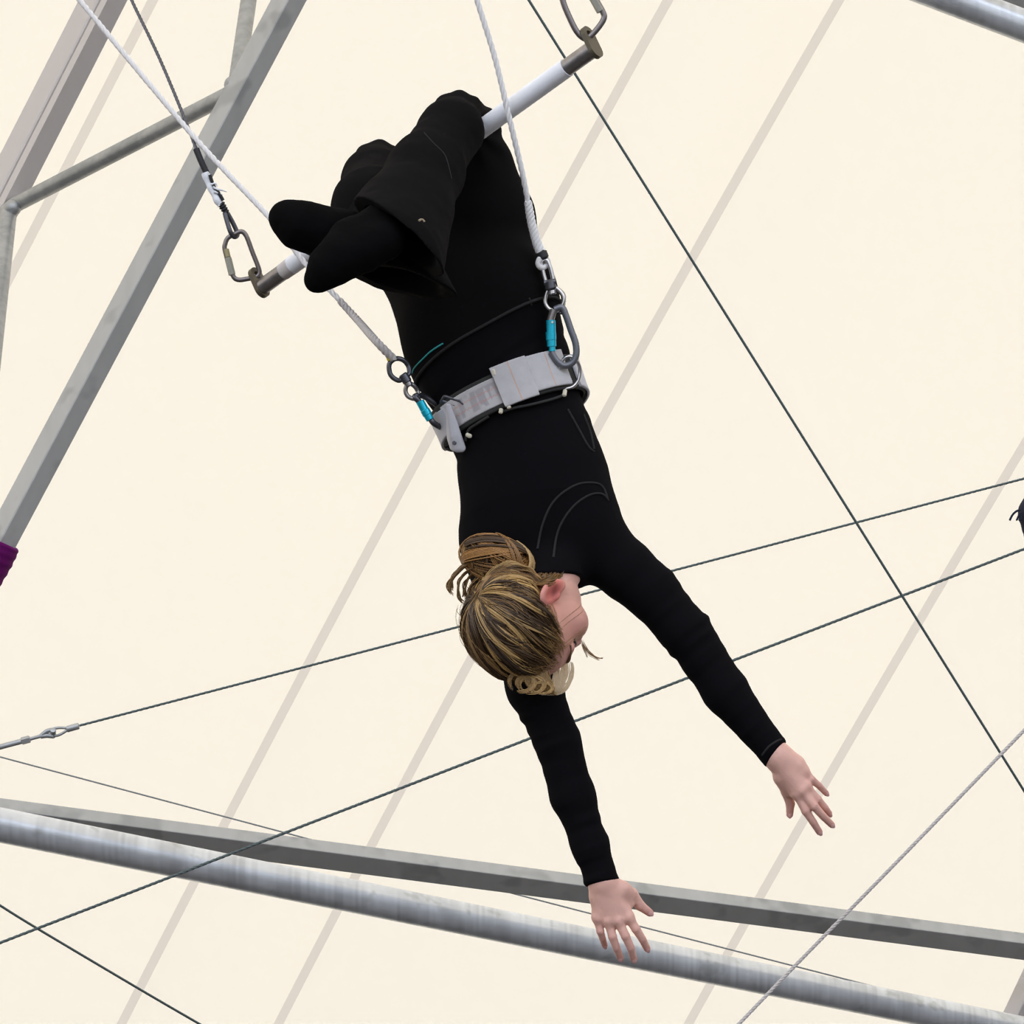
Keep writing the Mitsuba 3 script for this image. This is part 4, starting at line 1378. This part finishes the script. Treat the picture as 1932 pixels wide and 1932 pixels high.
TN, PN = 60, 120
tg, pg = np.linspace(0, np.pi * 0.9, TN), np.linspace(-np.pi, np.pi, PN)
dg = direction(*np.meshgrid(tg, pg, indexing='ij')).reshape(-1, 3)
rg = np.linalg.norm(march(skull, np.repeat(SK_C[None], len(dg), 0), dg, 0.02, 0.15, 90) - SK_C, axis=1).reshape(TN, PN)
from scipy.interpolate import RegularGridInterpolator
r_of = RegularGridInterpolator((tg, pg), rg, bounds_error=False, fill_value=None)


def on_skull(th, ph, off):
    ph = np.mod(ph + np.pi, 2 * np.pi) - np.pi
    r = r_of(np.stack([np.clip(th, 0, tg[-1]), ph], -1)) + off
    return SK_C + direction(th, ph) * r[..., None]


def to_cam(q):
    return HC + HS * (np.asarray(q) @ HR.T)


DARK, MID, GOLD, BACKLIT, RUST = np.array([0.050, 0.025, 0.009]), np.array([0.19, 0.105, 0.036]), np.array([0.43, 0.265, 0.095]), np.array([0.72, 0.62, 0.48]), np.array([0.26, 0.125, 0.035])


class Strands:
    def __init__(self):
        self.v, self.f, self.c, self.n = [], [], [], 0

    def add(self, path, r, col, col2=None, sides=5):
        k = len(path)
        t = np.linspace(0, 1, k)
        rad = r * np.clip(np.minimum(0.22 + 3.2 * t, 0.5 + 4 * (1 - t)), 0.2, 1)
        v, f = tube(path, rad, sides)
        c = np.repeat((col[None] * (1 - t[:, None]) + (col if col2 is None else col2)[None] * t[:, None]), sides, 0)
        c = np.vstack([c, c[:1], c[-1:]])
        self.v.append(v)
        self.f.append(f + self.n)
        self.c.append(c)
        self.n += len(v)

    def done(self, key, label, m='m_hair'):
        labels[key] = {'label': label, 'kind': 'stuff'}
        put(key, (world(np.vstack(self.v)), np.vstack(self.f)), m, smooth=True, color=np.clip(np.vstack(self.c), 0, 1))


# a close cap under the locks
tt_, pp_ = np.meshgrid(np.linspace(0, 1, 30), np.linspace(-np.pi, np.pi, 90), indexing='ij')
th_ = tt_ * (edge_theta(pp_) - 0.03)
cap = on_skull(th_, pp_, 0.0045 * (1 - tt_ ** 6) - 0.0006)
ii, jj = np.meshgrid(np.arange(29), np.arange(89), indexing='ij')
qd = np.stack([ii * 90 + jj, ii * 90 + jj + 1, (ii + 1) * 90 + jj + 1, (ii + 1) * 90 + jj], -1).reshape(-1, 4)
cf = np.vstack([qd[:, [0, 1, 2]], qd[:, [0, 2, 3]]])
ccol = MID * 0.62 + (DARK - MID) * 0.4 * meshkit.noise(np.stack([pp_.ravel() * 9, tt_.ravel() * 1.5, 0 * pp_.ravel()], 1), 2)[:, None]
put('person__hair', (world(to_cam(cap.reshape(-1, 3))), cf), 'm_hair', smooth=True, color=np.clip(ccol, 0.005, 1), label='brown and blonde hair drawn back into a messy bun')

S = Strands()
for cl_ in range(230):
    ph0 = rs.uniform(-np.pi, np.pi)
    messy = cl_ % 3 == 0
    start = 1.0 if rs.random() < 0.5 else rs.uniform(0.45, 0.97)
    stop = 0.10 if rs.random() < 0.7 else rs.uniform(0.15, 0.5)
    shade = rs.random()
    col = DARK * (0.8 + shade) if shade < 0.52 else (MID * (0.8 + 0.5 * rs.random()) if shade < 0.74 else GOLD * rs.uniform(0.75, 1.25))
    lift = rs.uniform(0.006, 0.0135) if messy else rs.uniform(0.002, 0.007)
    swirl = rs.normal(0, 0.34 if messy else 0.2)
    wav, wph = rs.normal(0, 0.05), rs.uniform(0, 6)
    wide = rs.uniform(0.010, 0.028)
    for s_ in range(10):
        w = rs.normal(0, wide)
        th0 = (edge_theta(np.array([ph0]))[0] - 0.02) * start * rs.uniform(0.88, 1.025)
        t = np.linspace(0, 1, 16)
        th = th0 * (1 - t) + stop * t
        ph = ph0 + w * (0.5 + 0.8 * np.sin(np.pi * t)) / np.maximum(np.sin(th), 0.35) + swirl * t * (1 - t) * 2 + wav * np.sin(wph + 5 * t) + rs.normal(0, 0.03) * np.sin(3 * t + rs.uniform(0, 3))
        off = lift * np.sin(np.pi * np.clip(t * 0.9 + 0.12, 0, 1)) + rs.uniform(0.0005, 0.004) + 0.004 * t
        if start > 0.99:
            off = off * np.clip(0.25 + 3 * t, 0, 1)
        S.add(to_cam(on_skull(th, ph, off)), rs.uniform(0.0006, 0.0014), np.clip(col * rs.uniform(0.7, 1.3), 0, 1), np.clip(col * rs.uniform(0.6, 1.15), 0, 1))
for k in range(420):     # fine short hairs that soften the hairline
    ph0 = rs.uniform(-np.pi, np.pi)
    e = edge_theta(np.array([ph0]))[0]
    t = np.linspace(0, 1, 8)
    S.add(to_cam(on_skull(e * (1.0 + rs.uniform(0.0, 0.10)) * (1 - t) + (e - rs.uniform(0.25, 0.6)) * t, ph0 + rs.normal(0, 0.12) * t * 1.5, 0.0006 + 0.005 * t)), rs.uniform(0.0003, 0.0005), MID * rs.uniform(0.9, 1.8))
for k in range(60):      # flyaways
    ph0, th0, sw = rs.uniform(-np.pi, np.pi), rs.uniform(0.5, 1.9), rs.normal(0, 0.5)
    th0 = min(th0, edge_theta(np.array([ph0]))[0])
    t = np.linspace(0, 1, 12)
    S.add(to_cam(on_skull(th0 * (1 - 0.6 * t), ph0 + sw * t * t, 0.006 + rs.uniform(0.004, 0.02) * np.sin(np.pi * 0.55 * t + 0.3))), 0.0004, MID * rs.uniform(0.8, 1.6))
S.done('person__hair__scalp_locks', 'brown and blonde locks combed back over the head')

# messy bun
rs = np.random.default_rng(8)
BC = Q(938, 1054, 0.255)
BR = np.array([0.060, 0.038, 0.042])
bx = np.stack([unit([0.95, -0.28, 0.1]), unit([0.28, 0.95, 0.05]), unit([-0.1, 0, 1.0])])
KNOT = to_cam(on_skull(np.array([0.10]), np.array([0.0]), 0.006))[0]
bunV = trimesh.creation.icosphere(3)
bv = bunV.vertices * BR * (1 + 0.10 * (meshkit.noise(bunV.vertices * 3.1, 6)[:, None] - 0.5))
S = Strands()
core_v = BC + (bv * 0.93) @ bx
cc = np.repeat((DARK * 1.2)[None], len(core_v), 0)
S.v.append(core_v)
S.f.append(np.array(bunV.faces))
S.c.append(cc)
S.n = len(core_v)
for k in range(38):
    # arcs sweeping from the knot over the bun and back under
    a0 = rs.uniform(0, 2 * np.pi)
    tilt = (1 if k % 5 else -1) * rs.uniform(0.15, 1.5)
    shade = rs.random()
    col = DARK * 1.2 if shade < 0.34 else (RUST * (0.5 + 1.0 * shade) if shade < 0.8 else GOLD * 0.9)
    for s_ in range(12):
        t = np.linspace(0, 1, 18)
        a = a0 + np.pi * 1.25 * t
        b = tilt + rs.normal(0, 0.15) + 0.25 * np.sin(2 * t + k)
        u = np.stack([np.cos(a), np.sin(a) * np.cos(b), np.sin(a) * np.sin(b)], 1)
        rr = (0.95 + 0.19 * ((k * 7) % 6) / 5) + 0.04 * rs.random() + 0.05 * np.sin(4 * t + k)
        rot = k * 2.4
        u = np.stack([u[:, 0] * math.cos(rot * 0.12) - u[:, 1] * math.sin(rot * 0.12), u[:, 0] * math.sin(rot * 0.12) + u[:, 1] * math.cos(rot * 0.12), u[:, 2]], 1)
        S.add(BC + (u * BR * rr[:, None]) @ bx, rs.uniform(0.0009, 0.0016), np.clip(col * rs.uniform(0.8, 1.2), 0, 1))
# tresses from the hair over the ear up to the bun
for k in range(16):
    y0 = rs.uniform(-18, 26)
    for s_ in range(9):
        j = rs.normal(0, 3.0, 2)
        path = smooth_path([KNOT + rs.normal(0, 0.004, 3), Q(925 + j[0], 1088 + y0 * 0.3, 0.31), Q(962 + j[0], 1072 + y0 * 0.5 + j[1], 0.315), Q(996 + j[1], 1082 + y0 * 0.7, 0.30), Q(1018 + j[0], 1104 + y0 * 0.8, 0.292 + 0.004 * rs.random())], 5)
        col = [MID, GOLD * 0.8, RUST, DARK * 1.5][k % 4]
        S.add(path, rs.uniform(0.0009, 0.0015), np.clip(col * rs.uniform(0.8, 1.2), 0, 1))
# loose ends hanging out of the bun at the left
for base in ([(918, 1050), (884, 1062), (860, 1082), (846, 1104), (850, 1118)], [(912, 1066), (882, 1078), (866, 1098), (864, 1124), (872, 1136)],
             [(914, 1074), (890, 1086), (878, 1104), (876, 1126)], [(908, 1058), (876, 1066), (856, 1090), (851, 1112)], [(915, 1080), (897, 1094), (886, 1112), (884, 1130)]):
    for s_ in range(11):
        j = rs.normal(0, 2.2, (len(base), 2)) * np.linspace(0.5, 1.2, len(base))[:, None]
        zz = rs.normal(0.26, 0.008)
        path = smooth_path([Q(x + a, y + b, zz) for (x, y), (a, b) in zip(base, j)], 5)
        S.add(path, 0.0009, MID * rs.uniform(0.7, 1.3), MID * rs.uniform(0.6, 1.2))
for k in range(16):      # hair over the nape, lying on the skin between collar and ear
    x0 = 1006 + 54 * k / 15
    tip = [hit(body_sdf, x0, 1079 + 4 * (k % 3)), hit(body_sdf, x0 - 6, 1088), hit(body_sdf, x0 - 18, 1099 - 4 * k / 15)]
    tip = [q + np.array([0, 0, 0.004 + 0.002 * n]) for n, q in enumerate(tip)]
    for s_ in range(12):
        j = rs.normal(0, 0.0026, (3, 3)) * [1, 1, 0.3]
        path = smooth_path([tip[0] + j[0], tip[1] + j[1], tip[2] + j[2], Q(x0 - 46 + rs.normal(0, 2), 1104, 0.314), Q(945 + rs.normal(0, 3), 1104, 0.318)], 5)
        S.add(path, rs.uniform(0.0007, 0.0013), [MID, DARK * 1.6, RUST * 0.8, MID * 0.7][k % 4] * rs.uniform(0.8, 1.2))
S.done('person__hair__bun', 'messy reddish brown bun with loose ends')

# loose front hair falling past the crown
S = Strands()
zf = hp(0.055, 0.02, 0.09)[2]
for k in range(13):
    shade = k / 12
    for s_ in range(11):
        j = rs.normal(0, 2.0, 8)
        x0 = 985 + 42 * shade + j[0]
        y0 = 1262 - 4 * shade + j[1]
        path = smooth_path([Q(x0, y0 - 8, zf + .012), Q(x0 + 3 + j[2], y0 + 14, zf + .014), Q(1000 + 40 * shade + j[3], 1292 + j[4], zf + .012), Q(1015 + 28 * shade + j[5], 1304 + 4 * shade, zf + .006), Q(1034 + 14 * shade + j[6], 1308 + j[7] * 0.7, zf)], 5)
        col = (MID * 0.9 + (GOLD - MID) * rs.random() * 0.6) * 1.1
        S.add(path, rs.uniform(0.0007, 0.0013), col, col * 0.9)
# two curls at the very bottom
for cx, cy, rx, ry in ((992, 1289, 19, 15), (984, 1286, 24, 20), (1003, 1292, 25, 17), (1022, 1298, 22, 11)):
    for s_ in range(16):
        a = np.linspace(rs.uniform(2.2, 3.2), rs.uniform(7.2, 8.4), 22)
        g = rs.uniform(0.78, 1.12)
        path = np.array([Q(cx + rx * g * math.cos(t), cy + ry * g * math.sin(t), zf + 0.016 + rs.normal(0, 0.0004)) for t in a])
        col = MID + (GOLD * 1.1 - MID) * rs.random()
        S.add(path, rs.uniform(0.0006, 0.0012), col)
S.done('person__hair__loose_curls', 'loose curls hanging past the crown')
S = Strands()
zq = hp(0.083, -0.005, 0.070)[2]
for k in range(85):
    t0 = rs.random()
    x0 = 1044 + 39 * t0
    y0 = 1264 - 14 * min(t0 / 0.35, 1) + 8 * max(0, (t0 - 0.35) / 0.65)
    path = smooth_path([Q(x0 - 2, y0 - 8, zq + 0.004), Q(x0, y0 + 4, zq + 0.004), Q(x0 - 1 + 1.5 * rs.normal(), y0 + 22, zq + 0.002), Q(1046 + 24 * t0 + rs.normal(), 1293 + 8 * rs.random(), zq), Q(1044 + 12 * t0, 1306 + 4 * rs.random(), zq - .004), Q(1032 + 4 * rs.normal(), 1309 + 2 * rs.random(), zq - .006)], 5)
    S.add(path, rs.uniform(0.0006, 0.0010), BACKLIT * rs.uniform(0.8, 1.15))  # whitish strands: backlight painted as hair colour
S.done('person__hair__pale_fringe', 'front fringe with its backlit whiteness painted into the hair colour', 'm_pale_hair')
S = Strands()
zn = hp(0.09, -0.02, 0.0)[2]
for base, r in (([(1098, 1208), (1106, 1222), (1116, 1234), (1128, 1241), (1138, 1242)], 0.0008), ([(1100, 1212), (1104, 1226), (1112, 1236), (1130, 1246)], 0.0004), 
                ([(1096, 1210), (1101, 1226), (1108, 1240)], 0.0005), ([(910, 1236), (908, 1248), (918, 1262), (940, 1272), (950, 1270)], 0.0009),
                ([(918, 1244), (926, 1256), (938, 1266), (946, 1262)], 0.0009), ([(1085, 1110), (1086, 1120), (1090, 1128)], 0.0003)):
    for s_ in range(4):
        j = rs.normal(0, 1.0, (len(base), 2))
        S.add(smooth_path([Q(x + a, y + b, zn) for (x, y), (a, b) in zip(base, j)], 6), r, MID * 1.2)
# fine hair drawn across the temple and cheek
for k in range(5):
    t0 = rs.random() * 1.6 - 0.2
    ph = 0
    a = np.array([0.038 + 0.012 * t0, 0.0, 0.058 + 0.02 * t0])
    pts = []
    for s in np.linspace(0, 1, 7):
        x, zz_ = 0.030 + 0.035 * s + 0.02 * (t0 - 0.5), 0.055 - 0.085 * s + 0.03 * (t0 - 0.5)
        pts.append((x, zz_))
    q = np.array([[x, 0.12, z_] for x, z_ in pts])
    # lay them on the side of the face
    ys = np.linspace(0.10, 0.02, 60)
    grid = np.stack([np.repeat(q[:, 0], 60), np.tile(ys, len(q)), np.repeat(q[:, 2], 60)], 1)
    d = head_local(grid).reshape(len(q), 60)
    kk = np.argmax(d < 0, 1)
    q[:, 1] = ys[np.maximum(kk, 1)] + 0.0022
    S.add(to_cam(smooth_path(q, 3)), rs.uniform(0.0003, 0.0005), MID * rs.uniform(1.0, 1.6))
S.done('person__hair__wisps', 'fine stray wisps')

# eye lashes and brow of the visible eye
for y_ in (1, -1):
    lash = np.array([hp(0.083, y_ * 0.020, 0.016), hp(0.086, y_ * 0.029, 0.0145), hp(0.082, y_ * 0.039, 0.0155), hp(0.070, y_ * 0.051, 0.020)])
    put('person__eyelashes', tube(world(smooth_path(lash, 6)), 0.0028, 8), 'm_eye_dark', smooth=60, label='dark eyelashes')
    brow = np.array([hp(0.092, y_ * 0.018, 0.043), hp(0.089, y_ * 0.034, 0.047), hp(0.077, y_ * 0.050, 0.043), hp(0.066, y_ * 0.059, 0.038)])
    put('person__eyebrow', tube(world(smooth_path(brow, 6)), np.linspace(0.0030, 0.0014, 19), 8), 'm_brow', smooth=60)
